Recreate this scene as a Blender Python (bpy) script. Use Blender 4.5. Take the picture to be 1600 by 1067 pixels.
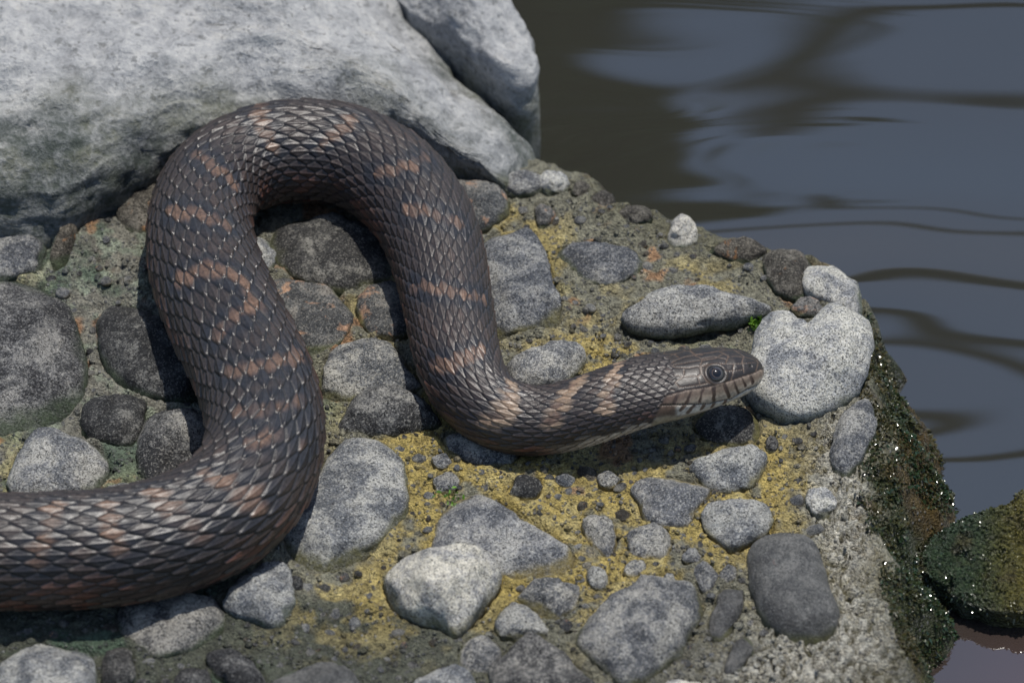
import bpy, math, random
import numpy as np

# ------------------------------------------------------------------ scene reset
for o in list(bpy.data.objects):
    bpy.data.objects.remove(o, do_unlink=True)
scene = bpy.context.scene
COL = scene.collection
random.seed(7)
RNG = np.random.default_rng(11)

# ------------------------------------------------------------------ camera
ELEV = math.radians(42.0)          # the photographer looks down at 42 degrees
DIST = 2.5                         # from 2.5 m away through a telephoto lens
MPP = 0.00025                      # metres per photo pixel at the focus distance
SE, CE = math.sin(ELEV), math.cos(ELEV)
CAM = np.array([0.0, -DIST * CE, DIST * SE])
FWD = np.array([0.0, CE, -SE]); UPV = np.array([0.0, SE, CE])
cam_d = bpy.data.cameras.new('camera')
cam = bpy.data.objects.new('camera', cam_d); COL.objects.link(cam)
cam.location = CAM
cam.rotation_euler = (math.radians(90) - ELEV, 0, 0)
cam_d.sensor_width = 36.0
cam_d.lens = 36.0 * DIST / (1600 * MPP)
cam_d.clip_start = 0.1; cam_d.clip_end = 500
cam_d.dof.use_dof = True
cam_d.dof.focus_distance = DIST - 0.03
cam_d.dof.aperture_fstop = 10.5
scene.camera = cam

# ------------------------------------------------------------------ sky, sun, exposure
SUNV = np.array([0.17, 0.16, 1.0]); SUNV /= np.linalg.norm(SUNV)
sun_el = math.asin(SUNV[2]); sun_az = math.atan2(SUNV[0], SUNV[1])
world = bpy.data.worlds.new('World'); scene.world = world
world.use_nodes = True
wn = world.node_tree
bg = wn.nodes['Background']; bg.inputs['Strength'].default_value = 0.125
sky = wn.nodes.new('ShaderNodeTexSky'); sky.sky_type = 'NISHITA'
sky.sun_disc = False; sky.sun_elevation = sun_el; sky.sun_rotation = sun_az
wn.links.new(sky.outputs[0], bg.inputs['Color'])
sun_d = bpy.data.lights.new('sun', 'SUN'); sun_d.energy = 4.2
sun_d.angle = math.radians(0.53); sun_d.color = (1.0, 0.955, 0.89)
sun = bpy.data.objects.new('sun', sun_d); COL.objects.link(sun)
from mathutils import Vector
sun.rotation_euler = Vector((-SUNV[0], -SUNV[1], -SUNV[2])).to_track_quat('-Z', 'Y').to_euler()
scene.view_settings.view_transform = 'Standard'
scene.view_settings.look = 'None'
scene.view_settings.exposure = 0.12
scene.view_settings.gamma = 1.0
scene.view_settings.use_curve_mapping = False

WATER_Z = -0.047

# ------------------------------------------------------------------ maths helpers
def unproject(px, py, z):
    """photo pixel -> world point on the horizontal plane at height z"""
    px = np.asarray(px, float); py = np.asarray(py, float)
    k = MPP / DIST
    dx = (px - 800) * k; du = -(py - 533.5) * k
    dy = FWD[1] + UPV[1] * du; dz = FWD[2] + UPV[2] * du
    t = (z - CAM[2]) / dz
    return np.stack([CAM[0] + dx * t, CAM[1] + dy * t, np.zeros_like(t) + z], -1)

def project(P):
    d = P - CAM
    w = d @ FWD
    k = DIST / MPP
    return np.stack([800 + d[..., 0] / w * k, 533.5 - (d @ UPV) / w * k], -1)

def _hash(ix, iy, iz, seed):
    h = (ix.astype(np.int64) * 374761393 + iy.astype(np.int64) * 668265263
         + iz.astype(np.int64) * 2147483647 + seed * 144665) & 0xFFFFFFFF
    h = ((h ^ (h >> 13)) * 1274126177) & 0xFFFFFFFF
    h = ((h ^ (h >> 15)) * 2246822519) & 0xFFFFFFFF
    return ((h ^ (h >> 16)) & 0xFFFFFF) / float(0xFFFFFF)

def vnoise(P, seed=0):
    """value noise in [-1,1]"""
    f = np.floor(P); t = P - f
    i = f.astype(np.int64)
    t = t * t * t * (t * (t * 6 - 15) + 10)
    out = 0
    for a in (0, 1):
        wx = t[..., 0] if a else 1 - t[..., 0]
        for b in (0, 1):
            wy = t[..., 1] if b else 1 - t[..., 1]
            for c in (0, 1):
                wz = t[..., 2] if c else 1 - t[..., 2]
                out = out + wx * wy * wz * _hash(i[..., 0] + a, i[..., 1] + b, i[..., 2] + c, seed)
    return out * 2 - 1

def fbm(P, seed=0, octaves=4, gain=0.5):
    s = 0; amp = 1.0; tot = 0
    for o in range(octaves):
        s = s + amp * vnoise(P * (2.03 ** o) + o * 17.3, seed + o)
        tot += amp; amp *= gain
    return s / tot

def worley(P, seed=0):
    """distance to nearest jittered cell point (3d), cell size 1"""
    i = np.floor(P).astype(np.int64)
    best = np.full(P.shape[:-1], 9.0)
    for a in (-1, 0, 1):
        for b in (-1, 0, 1):
            for c in (-1, 0, 1):
                jx, jy, jz = i[..., 0] + a, i[..., 1] + b, i[..., 2] + c
                q = np.stack([jx + _hash(jx, jy, jz, seed), jy + _hash(jx, jy, jz, seed + 1),
                              jz + _hash(jx, jy, jz, seed + 2)], -1)
                best = np.minimum(best, ((P - q) ** 2).sum(-1))
    return np.sqrt(best)

def sstep(x, a, b):
    t = np.clip((x - a) / (b - a), 0, 1)
    return t * t * (3 - 2 * t)

def catmull_closed(pts, n):
    pts = np.asarray(pts, float); m = len(pts)
    seg = np.linalg.norm(np.roll(pts, -1, 0) - pts, axis=1)
    cum = np.concatenate([[0], np.cumsum(seg)])
    s = np.linspace(0, cum[-1], n, endpoint=False)
    k = np.clip(np.searchsorted(cum, s, 'right') - 1, 0, m - 1)
    t = ((s - cum[k]) / np.maximum(seg[k], 1e-9))[:, None]
    p0, p1, p2, p3 = pts[(k - 1) % m], pts[k], pts[(k + 1) % m], pts[(k + 2) % m]
    return 0.5 * (2 * p1 + (p2 - p0) * t + (2 * p0 - 5 * p1 + 4 * p2 - p3) * t ** 2
                  + (3 * p1 - p0 - 3 * p2 + p3) * t ** 3)

def poly_signed(X, Y, poly):
    """signed distance to polygon in the plane, negative inside"""
    inside = np.zeros(X.shape, bool); best = np.full(X.shape, 1e9)
    m = len(poly)
    for i in range(m):
        x1, y1 = poly[i]; x2, y2 = poly[(i + 1) % m]
        cond = ((y1 > Y) != (y2 > Y))
        with np.errstate(divide='ignore', invalid='ignore'):
            xi = (x2 - x1) * (Y - y1) / (y2 - y1 + 1e-18) + x1
        inside ^= cond & (X < xi)
        ex, ey = x2 - x1, y2 - y1; L = ex * ex + ey * ey + 1e-18
        t = np.clip(((X - x1) * ex + (Y - y1) * ey) / L, 0, 1)
        best = np.minimum(best, (X - x1 - t * ex) ** 2 + (Y - y1 - t * ey) ** 2)
    d = np.sqrt(best)
    return np.where(inside, -d, d)

def make_mesh(name, V, F, mat=None, parent=None, loc=(0, 0, 0), smooth=True, colors=None, kind=None):
    """F: (n,4) or (n,3) int array, V already relative to loc"""
    V = np.ascontiguousarray(V, np.float32); F = np.ascontiguousarray(F, np.int32)
    me = bpy.data.meshes.new(name)
    me.vertices.add(len(V)); me.vertices.foreach_set('co', V.ravel())
    n, k = F.shape
    me.loops.add(n * k); me.loops.foreach_set('vertex_index', F.ravel())
    me.polygons.add(n)
    me.polygons.foreach_set('loop_start', np.arange(0, n * k, k, dtype=np.int32))
    me.polygons.foreach_set('loop_total', np.full(n, k, np.int32))
    me.polygons.foreach_set('use_smooth', np.full(n, bool(smooth)))
    me.update(calc_edges=True)
    for cname, c in (colors or {}).items():
        c = np.asarray(c, np.float32)
        if c.shape[1] == 3:
            c = np.concatenate([c, np.ones((len(c), 1), np.float32)], 1)
        a = me.color_attributes.new(cname, 'FLOAT_COLOR', 'POINT')
        a.data.foreach_set('color', np.ascontiguousarray(c).ravel())
    if mat: me.materials.append(mat)
    o = bpy.data.objects.new(name, me); COL.objects.link(o)
    o.location = loc
    if parent: o.parent = parent
    if kind: o['kind'] = kind
    return o

def tag(o, label, cat=None, group=None):
    o['label'] = label
    if cat: o['category'] = cat
    if group: o['group'] = group
    return o

def grid_faces(nr, nc, wrap):
    r = np.arange(nr - 1)[:, None]; c = np.arange(nc if wrap else nc - 1)[None, :]
    a = r * nc + c; b = r * nc + (c + 1) % nc
    return np.stack([a, b, b + nc, a + nc], -1).reshape(-1, 4)

# ------------------------------------------------------------------ material helpers
class NT:
    def __init__(self, name):
        self.m = bpy.data.materials.new(name); self.m.use_nodes = True
        self.t = self.m.node_tree; self.n = self.t.nodes
        self.b = self.n['Principled BSDF']
    def add(self, typ, **kw):
        x = self.n.new(typ)
        for k, v in kw.items(): setattr(x, k, v)
        return x
    def link(self, a, b): self.t.links.new(a, b)
    def noise(self, vec, scale, detail=4, rough=0.6, dist=0.0):
        x = self.add('ShaderNodeTexNoise')
        x.inputs['Scale'].default_value = scale; x.inputs['Detail'].default_value = detail
        x.inputs['Roughness'].default_value = rough; x.inputs['Distortion'].default_value = dist
        if vec is not None: self.link(vec, x.inputs['Vector'])
        return x.outputs[0]
    def voronoi(self, vec, scale, feature='F1'):
        x = self.add('ShaderNodeTexVoronoi', feature=feature)
        x.inputs['Scale'].default_value = scale
        if vec is not None: self.link(vec, x.inputs['Vector'])
        return x.outputs['Distance']
    def ramp(self, fac, stops):
        x = self.add('ShaderNodeValToRGB'); e = x.color_ramp.elements
        while len(e) < len(stops): e.new(0.5)
        for i, (p, c) in enumerate(stops):
            e[i].position = p
            e[i].color = (c, c, c, 1) if isinstance(c, (int, float)) else (*c, 1)
        self.link(fac, x.inputs[0]); return x.outputs[0]
    def mix(self, fac, a, b, mode='MIX'):
        x = self.add('ShaderNodeMix', data_type='RGBA', blend_type=mode)
        for sock, v in ((x.inputs[0], fac), (x.inputs[6], a), (x.inputs[7], b)):
            if isinstance(v, (int, float)): sock.default_value = v
            elif isinstance(v, tuple): sock.default_value = (*v, 1)
            else: self.link(v, sock)
        return x.outputs[2]
    def math(self, op, a, b=0.0):
        x = self.add('ShaderNodeMath', operation=op)
        for i, v in enumerate((a, b)):
            if isinstance(v, (int, float)): x.inputs[i].default_value = v
            else: self.link(v, x.inputs[i])
        return x.outputs[0]
    def bump(self, h, dist, strength=1.0, prev=None):
        x = self.add('ShaderNodeBump'); x.inputs['Strength'].default_value = strength
        x.inputs['Distance'].default_value = dist
        self.link(h, x.inputs['Height'])
        if prev is not None: self.link(prev, x.inputs['Normal'])
        return x.outputs[0]
    def attr(self, name, out='Color'):
        x = self.add('ShaderNodeAttribute', attribute_name=name); return x.outputs[out]

def coords(nt, jitter=True):
    tc = nt.add('ShaderNodeTexCoord')
    if not jitter: return tc.outputs['Object']
    oi = nt.add('ShaderNodeObjectInfo')
    m = nt.math('MULTIPLY', oi.outputs['Random'], 3.7)
    v = nt.add('ShaderNodeVectorMath', operation='ADD')
    nt.link(tc.outputs['Object'], v.inputs[0]); nt.link(m, v.inputs[1])
    return v.outputs[0]

def stone_mat(name, dark, mid, pale, bias=0.5, lichen=None, wet=0.0, pit=1.0, patch=70.0):
    nt = NT(name); v = coords(nt)
    big = nt.noise(v, patch, 5, 0.62, 0.6)
    med = nt.noise(v, 330, 5, 0.7)
    fin = nt.noise(v, 1150, 3, 0.7)
    a = nt.math('ADD', nt.math('ADD', nt.math('MULTIPLY', big, 1.0), -0.19), nt.math('MULTIPLY', med, 0.5))
    a = nt.math('ADD', a, nt.math('MULTIPLY', fin, 0.42))
    base = nt.ramp(a, [(bias + 0.165, dark), (bias + 0.265, mid), (bias + 0.375, pale)])
    # mineral flecks, dark and pale
    fl = nt.noise(v, 1500, 2, 0.5, 1.2)
    dk = nt.ramp(fl, [(0.39, 1.0), (0.45, 0.0)])
    base = nt.mix(nt.math('MULTIPLY', dk, 0.85 * pit), base, tuple(c * 0.25 for c in dark))
    fl2 = nt.noise(v, 1250, 2, 0.5, 0.4)
    pl = nt.ramp(fl2, [(0.56, 0.0), (0.64, 1.0)])
    base = nt.mix(nt.math('MULTIPLY', pl, 0.45), base, tuple(min(0.6, c * 1.5) for c in pale))
    # hairline pits and cracks
    cr = nt.noise(v, 420, 3, 0.6, 2.5)
    ck = nt.ramp(nt.math('ABSOLUTE', nt.math('SUBTRACT', cr, 0.5)), [(0.0, 1.0), (0.012, 0.0)])
    msk = nt.ramp(nt.noise(v, 160, 2), [(0.5, 0.0), (0.6, 1.0)])
    ck = nt.math('MULTIPLY', ck, msk)
    base = nt.mix(nt.math('MULTIPLY', ck, 0.7), base, (0.02, 0.02, 0.018))
    if lichen:
        col, lo, amt = lichen
        ln = nt.noise(v, 95, 5, 0.65, 0.5)
        lm = nt.ramp(ln, [(lo, 0.0), (lo + 0.05, 1.0)])
        lm = nt.math('MULTIPLY', lm, nt.ramp(med, [(0.35, 0.3), (0.55, 1.0)]))
        base = nt.mix(nt.math('MULTIPLY', lm, amt), base, col)
    st = nt.attr('stain'); sa = nt.attr('stain', 'Alpha')
    sfac = nt.math('MULTIPLY', sa, nt.ramp(nt.math('ADD', med, nt.math('MULTIPLY', big, 0.4)), [(0.45, 0.25), (0.8, 1.0)]))
    base = nt.mix(sfac, base, st)
    oi = nt.add('ShaderNodeObjectInfo')
    tint = nt.ramp(oi.outputs['Random'], [(0.0, (0.78, 0.80, 0.84)), (0.35, (1.0, 0.985, 0.95)), (0.65, (0.90, 0.92, 0.93)), (1.0, (1.12, 1.10, 1.04))])
    base = nt.mix(1.0, base, tint, 'MULTIPLY')
    nt.link(base, nt.b.inputs['Base Color'])
    nt.b.inputs['Roughness'].default_value = 0.82 - 0.4 * wet
    nt.b.inputs['Specular IOR Level'].default_value = 0.3 + 0.3 * wet
    hgt = nt.math('ADD', nt.math('MULTIPLY', med, 0.9), nt.math('MULTIPLY', fin, 0.55))
    hgt = nt.math('SUBTRACT', hgt, nt.math('MULTIPLY', dk, 0.25))
    hgt = nt.math('SUBTRACT', hgt, nt.math('MULTIPLY', ck, 0.4))
    nt.link(nt.bump(hgt, 0.0017 * (1 - 0.5 * wet), 1.0), nt.b.inputs['Normal'])
    return nt.m

M = {}
M['pale'] = stone_mat('pale_grey_stone', (0.12, 0.127, 0.14), (0.25, 0.252, 0.252), (0.42, 0.41, 0.375), 0.50)
M['mid'] = stone_mat('grey_stone', (0.08, 0.086, 0.096), (0.185, 0.188, 0.19), (0.36, 0.35, 0.315), 0.505)
M['dark'] = stone_mat('charcoal_stone', (0.030, 0.030, 0.031), (0.058, 0.058, 0.058), (0.19, 0.185, 0.17), 0.56)
M['patchy'] = stone_mat('patchy_stone', (0.035, 0.035, 0.037), (0.12, 0.12, 0.12), (0.30, 0.29, 0.265), 0.51, patch=42)
M['lichen'] = stone_mat('lichen_stone', (0.06, 0.063, 0.066), (0.12, 0.122, 0.12), (0.25, 0.235, 0.21), 0.54,
                        lichen=((0.50, 0.30, 0.19), 0.56, 0.85))
M['brown'] = stone_mat('brown_stone', (0.045, 0.040, 0.033), (0.10, 0.09, 0.072), (0.2, 0.18, 0.15), 0.53,
                       lichen=((0.30, 0.14, 0.05), 0.60, 0.7))
M['white'] = stone_mat('whitish_stone', (0.21, 0.215, 0.225), (0.44, 0.43, 0.405), (0.60, 0.575, 0.50), 0.46)
M['wet'] = stone_mat('smooth_wet_stone', (0.05, 0.05, 0.05), (0.085, 0.085, 0.082), (0.13, 0.127, 0.12), 0.5,
                     lichen=((0.15, 0.075, 0.065), 0.68, 0.5), wet=0.55, pit=0.5)

def boulder_mat():
    nt = NT('pale_boulder_rock'); v = coords(nt, False)
    big = nt.noise(v, 22, 6, 0.65, 0.8); med = nt.noise(v, 120, 6, 0.7); fin = nt.noise(v, 520, 4, 0.7)
    a = nt.math('ADD', nt.math('MULTIPLY', big, 0.55), nt.math('MULTIPLY', med, 0.6))
    a = nt.math('ADD', a, nt.math('MULTIPLY', fin, 0.35))
    base = nt.ramp(a, [(0.58, (0.15, 0.155, 0.16)), (0.75, (0.31, 0.315, 0.315)), (0.93, (0.47, 0.465, 0.445))])
    pits = nt.ramp(nt.noise(v, 260, 3, 0.6), [(0.33, 1.0), (0.42, 0.0)])
    base = nt.mix(nt.math('MULTIPLY', pits, 0.45), base, (0.06, 0.062, 0.055))
    st = nt.attr('stain'); sa = nt.attr('stain', 'Alpha')
    sf = nt.math('MULTIPLY', sa, nt.ramp(nt.math('ADD', nt.math('MULTIPLY', med, 0.7), nt.math('MULTIPLY', fin, 0.4)), [(0.46, 1.0), (0.70, 0.45)]))
    base = nt.mix(sf, base, st)
    nt.link(base, nt.b.inputs['Base Color']); nt.b.inputs['Roughness'].default_value = 0.85
    nt.b.inputs['Specular IOR Level'].default_value = 0.3
    h = nt.math('ADD', med, nt.math('MULTIPLY', fin, 0.4))
    nt.link(nt.bump(h, 0.004, 0.8), nt.b.inputs['Normal'])
    return nt.m
M['boulder'] = boulder_mat()

def ledge_mat():
    nt = NT('cemented_gravel_matrix'); v = coords(nt, False)
    col = nt.attr('col'); wet = nt.attr('col', 'Alpha')
    med = nt.noise(v, 260, 6, 0.7, 0.3); fin = nt.noise(v, 900, 4, 0.7)
    vor = nt.voronoi(v, 420)
    g = nt.math('ADD', nt.math('MULTIPLY', med, 0.9), nt.math('MULTIPLY', fin, 0.6))
    mul = nt.ramp(g, [(0.56, 0.35), (0.74, 1.0), (0.92, 1.7)])
    c = nt.mix(1.0, col, mul, 'MULTIPLY')
    # grains of grit set in the matrix
    gr = nt.ramp(vor, [(0.22, 1.0), (0.34, 0.0)])
    gm = nt.math('MULTIPLY', gr, nt.ramp(nt.noise(v, 130, 3), [(0.42, 0.0), (0.54, 0.85)]))
    gcol = nt.ramp(nt.noise(v, 300, 1), [(0.35, (0.06, 0.063, 0.068)), (0.6, (0.20, 0.20, 0.19))])
    c = nt.mix(gm, c, gcol)
    dk = nt.ramp(nt.noise(v, 620, 3, 0.6, 1.5), [(0.33, 1.0), (0.40, 0.0)])
    c = nt.mix(nt.math('MULTIPLY', dk, 0.7), c, (0.018, 0.019, 0.014))
    nt.link(c, nt.b.inputs['Base Color'])
    r = nt.math('SUBTRACT', 0.85, nt.math('MULTIPLY', wet, 0.58))
    nt.link(r, nt.b.inputs['Roughness'])
    nt.b.inputs['Specular IOR Level'].default_value = 0.4
    v2 = nt.voronoi(v, 1000)
    h = nt.math('ADD', g, nt.math('MULTIPLY', gm, 0.35))
    h = nt.math('SUBTRACT', h, nt.math('MULTIPLY', v2, 0.45))
    h = nt.math('SUBTRACT', h, nt.math('MULTIPLY', dk, 0.3))
    nt.link(nt.bump(h, 0.0032, 1.0), nt.b.inputs['Normal'])
    return nt.m
M['ledge'] = ledge_mat()

def snake_mat():
    nt = NT('keeled_snake_scales'); v = coords(nt, False)
    col = nt.attr('col')
    n = nt.noise(v, 700, 4, 0.6)
    c = nt.mix(1.0, col, nt.ramp(n, [(0.3, 0.6), (0.7, 1.4)]), 'MULTIPLY')
    nt.link(c, nt.b.inputs['Base Color'])
    nt.link(nt.ramp(nt.noise(v, 260, 3), [(0.3, 0.33), (0.7, 0.50)]), nt.b.inputs['Roughness'])
    nt.b.inputs['Specular IOR Level'].default_value = 0.5
    nt.link(nt.bump(nt.noise(v, 2200, 2), 0.0002, 0.35), nt.b.inputs['Normal'])
    return nt.m
M['snake'] = snake_mat()

# ------------------------------------------------------------------ the snake's course (needed early for contacts)
# photo pixel of the axis, apparent half width, lift of the belly above the ground (px)
PATH = [(-900, 520, 10, 4), (-800, 640, 26, 4), (-640, 760, 46, 4), (-460, 830, 62, 5), (-280, 858, 76, 6), (-130, 864, 82, 7),
        (0, 862, 84, 8), (110, 859, 85, 8), (205, 850, 86, 8), (295, 826, 87, 8), (368, 781, 88, 8),
        (408, 717, 88, 8), (412, 645, 88, 8), (386, 566, 88, 8), (345, 482, 88, 8), (317, 402, 85, 8),
        (315, 335, 80, 8), (342, 279, 77, 8), (400, 246, 78, 8), (475, 236, 80, 8), (560, 250, 79, 8),
        (634, 303, 77, 8), (675, 372, 74, 8), (695, 450, 69, 8), (708, 525, 66, 8), (728, 592, 62, 7),
        (772, 641, 55, 6), (838, 657, 51.5, 7), (900, 646, 51, 20), (950, 630, 52, 33),
        (1000, 614, 52, 44), (1050, 603, 50, 50), (1100, 593, 48, 52), (1150, 584, 38, 58), (1193, 578, 30, 63)]
PATH = np.array(PATH, float)
pts3 = []
for x, y, hw, lift in PATH:
    pts3.append(unproject(x, y, (hw + max(0, lift - 5)) * MPP))
pts3 = np.array(pts3)
chord = np.concatenate([[0], np.cumsum(np.sqrt(np.linalg.norm(np.diff(pts3, axis=0), axis=1)))])
def cubic_interp(tk, Y, t):
    """natural cubic spline through knots, columns of Y"""
    n = len(tk); h = np.diff(tk)
    A = np.zeros((n, n)); B = np.zeros((n, Y.shape[1])); A[0, 0] = A[-1, -1] = 1
    for i in range(1, n - 1):
        A[i, i - 1] = h[i - 1]; A[i, i] = 2 * (h[i - 1] + h[i]); A[i, i + 1] = h[i]
        B[i] = 6 * ((Y[i + 1] - Y[i]) / h[i] - (Y[i] - Y[i - 1]) / h[i - 1])
    Mm = np.linalg.solve(A, B)
    k = np.clip(np.searchsorted(tk, t, 'right') - 1, 0, n - 2)
    a = (tk[k + 1] - t)[:, None]; b = (t - tk[k])[:, None]; hk = h[k][:, None]
    return (Mm[k] * a ** 3 + Mm[k + 1] * b ** 3) / (6 * hk) + (Y[k] / hk - Mm[k] * hk / 6) * a + (Y[k + 1] / hk - Mm[k + 1] * hk / 6) * b
tt = np.linspace(0, chord[-1], 6000)
dense = cubic_interp(chord, np.concatenate([pts3, PATH[:, 2:3] * MPP, PATH[:, 0:1]], 1), tt)
dense[:, 3] = np.interp(tt, chord, PATH[:, 2] * MPP)
SN_ARC = np.concatenate([[0], np.cumsum(np.linalg.norm(np.diff(dense[:, :3], axis=0), axis=1))])

# ------------------------------------------------------------------ stones: traced outlines (photo px), height (px), look
S = []
def st(mat, h, *pts, lift=0.0, p=2.4, rough=1.0, facet=2, label=None, name='stone'):
    S.append(dict(mat=mat, h=h, pts=np.array(pts, float), lift=lift, p=p, rough=rough, facet=facet, label=label, name=name))

st('patchy', 40, (-60,445), (0,425), (60,445), (110,490), (135,545), (130,600), (95,645), (40,663), (-60,650), label='large rounded grey stone with a dark blotch')
st('dark', 34, (158,490), (200,473), (245,482), (290,530), (330,585), (310,612), (250,612), (190,590), (160,550))
st('dark', 28, (130,640), (150,612), (195,600), (225,615), (222,655), (195,685), (150,680), (128,660), label='small rounded charcoal stone wedged between larger stones')
st('patchy', 34, (215,680), (225,640), (260,622), (300,630), (335,670), (350,705), (300,725), (245,748), (220,720))
st('pale', 32, (20,720), (45,672), (70,663), (130,680), (165,695), (170,725), (140,760), (95,778), (40,778), (15,755))
st('mid', 16, (140,800), (165,755), (200,748), (240,765), (250,800))
st('mid', 20, (-60,385), (20,365), (60,352), (85,358), (78,400), (60,425), (0,432), (-60,430))
st('brown', 26, (92,345), (108,325), (124,337), (119,375), (105,415), (84,425), (79,405), (93,380), label='narrow upright brown stone below the boulder')
st('brown', 30, (185,308), (200,290), (235,282), (262,300), (250,350), (215,362), (190,347), label='brown stone with an orange patch against the outer bend')
st('dark', 32, (430,385), (440,350), (470,330), (520,328), (570,345), (607,385), (612,430), (570,440), (530,452), (480,440), (445,415), label='charcoal stone framed by the bend of the snake')
st('pale', 16, (384,382), (408,372), (427,385), (425,415), (405,427), (386,412))
st('lichen', 18, (415,452), (450,440), (510,445), (540,465), (548,500), (530,535), (490,555), (450,545), (420,510), facet=3)
st('lichen', 20, (558,470), (580,448), (615,440), (648,460), (655,500), (630,530), (590,525), (562,500), label='grey stone with pinkish orange patches')
st('mid', 22, (490,590), (520,548), (560,528), (600,535), (640,560), (662,600), (620,615), (560,625), (500,615), facet=4)
st('patchy', 34, (532,655), (560,620), (600,598), (640,598), (672,620), (688,655), (660,668), (590,680), (550,672))
st('pale', 30, (445,850), (465,780), (495,720), (530,690), (575,683), (612,700), (635,745), (632,790), (600,835), (570,867), (520,890), (485,888), label='large pale speckled stone touching the outer curve of the snake')
st('mid', 16, (690,682), (712,672), (760,690), (810,705), (795,724), (750,726), (712,706))
st('mid', 28, (750,385), (790,362), (825,365), (850,395), (865,430), (879,490), (868,503), (820,510), (775,526), (762,470), facet=5, p=3.0, label='angular grey stone beside the snake with a straight lower edge')
st('lichen', 26, (700,290), (740,278), (780,290), (797,320), (780,345), (745,362), (712,340))
st('mid', 18, (785,290), (805,273), (845,270), (854,290), (830,303), (800,305))
st('white', 14, (842,280), (865,271), (888,284), (882,300), (855,302))
st('mid', 17, (868,388), (910,380), (960,385), (995,400), (1003,420), (960,442), (920,437), (888,412), facet=4)
st('lichen', 14, (836,327), (852,319), (866,335), (860,352), (842,353))
st('white', 26, (1045,362), (1054,344), (1070,339), (1085,354), (1086,376), (1062,386), (1046,380), label='small pale knob standing up on the far rim')
st('pale', 40, (971,482), (985,465), (1030,450), (1090,447), (1150,455), (1195,470), (1206,482), (1180,497), (1120,512), (1050,525), (1000,522), (975,507), lift=8, label='long flat pale stone lying above the snake head')
st('white', 72, (1164,600), (1180,535), (1194,497), (1222,486), (1246,505), (1258,534), (1270,505), (1284,484), (1320,478), (1346,500), (1360,545), (1348,600), (1322,628), (1280,652), (1240,662), (1200,648), (1170,628), lift=8, p=2.9, label='heart-shaped whitish stone in front of the snake snout')
st('white', 30, (1255,425), (1300,418), (1340,438), (1350,465), (1338,487), (1290,480), (1258,458), label='pale stone at the far corner above the water')
st('brown', 22, (1192,407), (1230,397), (1268,410), (1272,450), (1240,470), (1207,450))
st('lichen', 14, (1236,482), (1255,468), (1280,475), (1284,494), (1250,497))
st('pale', 34, (794,574), (820,550), (870,537), (905,539), (913,560), (896,587), (876,607), (830,612), (800,602), lift=2, label='speckled stone in the crook of the snake neck')
st('dark', 16, (1085,652), (1130,632), (1170,640), (1189,665), (1180,690), (1140,694), (1095,682))
st('pale', 30, (1078,728), (1110,712), (1170,697), (1194,705), (1190,735), (1175,757), (1140,767), (1110,757))
st('pale', 24, (992,762), (1010,743), (1060,741), (1095,750), (1109,765), (1092,790), (1077,817), (1040,822), (1005,802), (997,780), facet=4)
st('pale', 34, (1096,802), (1110,788), (1160,782), (1200,790), (1212,806), (1196,832), (1167,852), (1140,862), (1115,842), (1099,822), lift=2)
st('mid', 20, (981,847), (990,825), (1010,813), (1035,822), (1051,845), (1042,867), (1015,874), (985,864))
st('mid', 18, (909,811), (925,798), (950,808), (964,830), (961,857), (950,868), (930,852), (914,830))
st('pale', 32, (684,862), (690,810), (710,780), (745,767), (790,780), (840,810), (880,840), (902,869), (890,892), (850,900), (790,902), (720,882), facet=3, label='large pale wedge-shaped stone in yellow-stained grit')
st('white', 58, (602,897), (620,880), (680,871), (750,866), (782,885), (779,912), (752,950), (715,993), (690,980), (640,962), (607,932), lift=8, facet=6, p=3.2, label='angular whitish stone with a broken lower face')
st('mid', 20, (811,932), (840,910), (880,902), (901,920), (899,947), (865,964), (833,950), facet=4)
st('mid', 16, (777,967), (785,942), (815,939), (845,963), (852,982), (820,993), (785,992))
st('mid', 13, (915,897), (930,886), (946,895), (949,915), (935,923), (919,911))
st('mid', 11, (976,891), (985,876), (1000,875), (1009,888), (996,902), (980,901))
st('mid', 46, (904,987), (930,960), (985,925), (1005,900), (1040,885), (1075,899), (1098,930), (1100,950), (1072,992), (1042,1032), (1010,1062), (970,1060), (940,1037), (914,1012), facet=3, label='large grey stone with a green algae-stained lower side')
st('patchy', 42, (768,1045), (785,1005), (815,987), (850,994), (890,1025), (932,1067), (940,1115), (850,1140), (780,1115))
st('wet', 40, (1171,870), (1185,845), (1225,832), (1265,838), (1283,870), (1296,920), (1309,957), (1301,987), (1275,1002), (1235,992), (1195,957), (1177,910), facet=1, rough=0.45, label='smooth dark oval stone in wet grit')
st('wet', 16, (1110,962), (1125,920), (1145,909), (1161,925), (1151,962), (1136,988), (1114,992))
st('wet', 16, (1133,1045), (1150,995), (1170,988), (1177,1005), (1156,1040))
st('mid', 13, (1086,892), (1105,876), (1121,890), (1113,917), (1098,922))
st('mid', 11, (1124,892), (1136,878), (1150,884), (1148,903), (1132,908))
st('mid', 10, (1066,866), (1078,854), (1094,860), (1092,876), (1072,878))
st('white', 16, (1262,767), (1275,754), (1295,764), (1307,786), (1292,802), (1268,797))
st('dark', 16, (796,767), (805,745), (830,741), (847,752), (841,774), (815,780))
st('patchy', 28, (183,970), (213,930), (300,918), (342,940), (348,978), (302,1002), (255,1020), (213,1003))
st('pale', 34, (350,942), (380,900), (420,879), (450,884), (457,925), (447,967), (430,978), (395,965), (358,957))
st('pale', 42, (-6,1065), (22,1020), (60,1001), (110,999), (141,1012), (147,1050), (137,1105), (40,1125), (-14,1105), label='pale egg-shaped stone near the lower end of the ledge')
st('dark', 22, (159,1047), (170,1010), (190,1002), (208,1020), (208,1057), (190,1071), (164,1068))
st('dark', 24, (321,1017), (345,1004), (380,1011), (407,1040), (418,1074), (370,1069), (338,1047))
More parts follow.
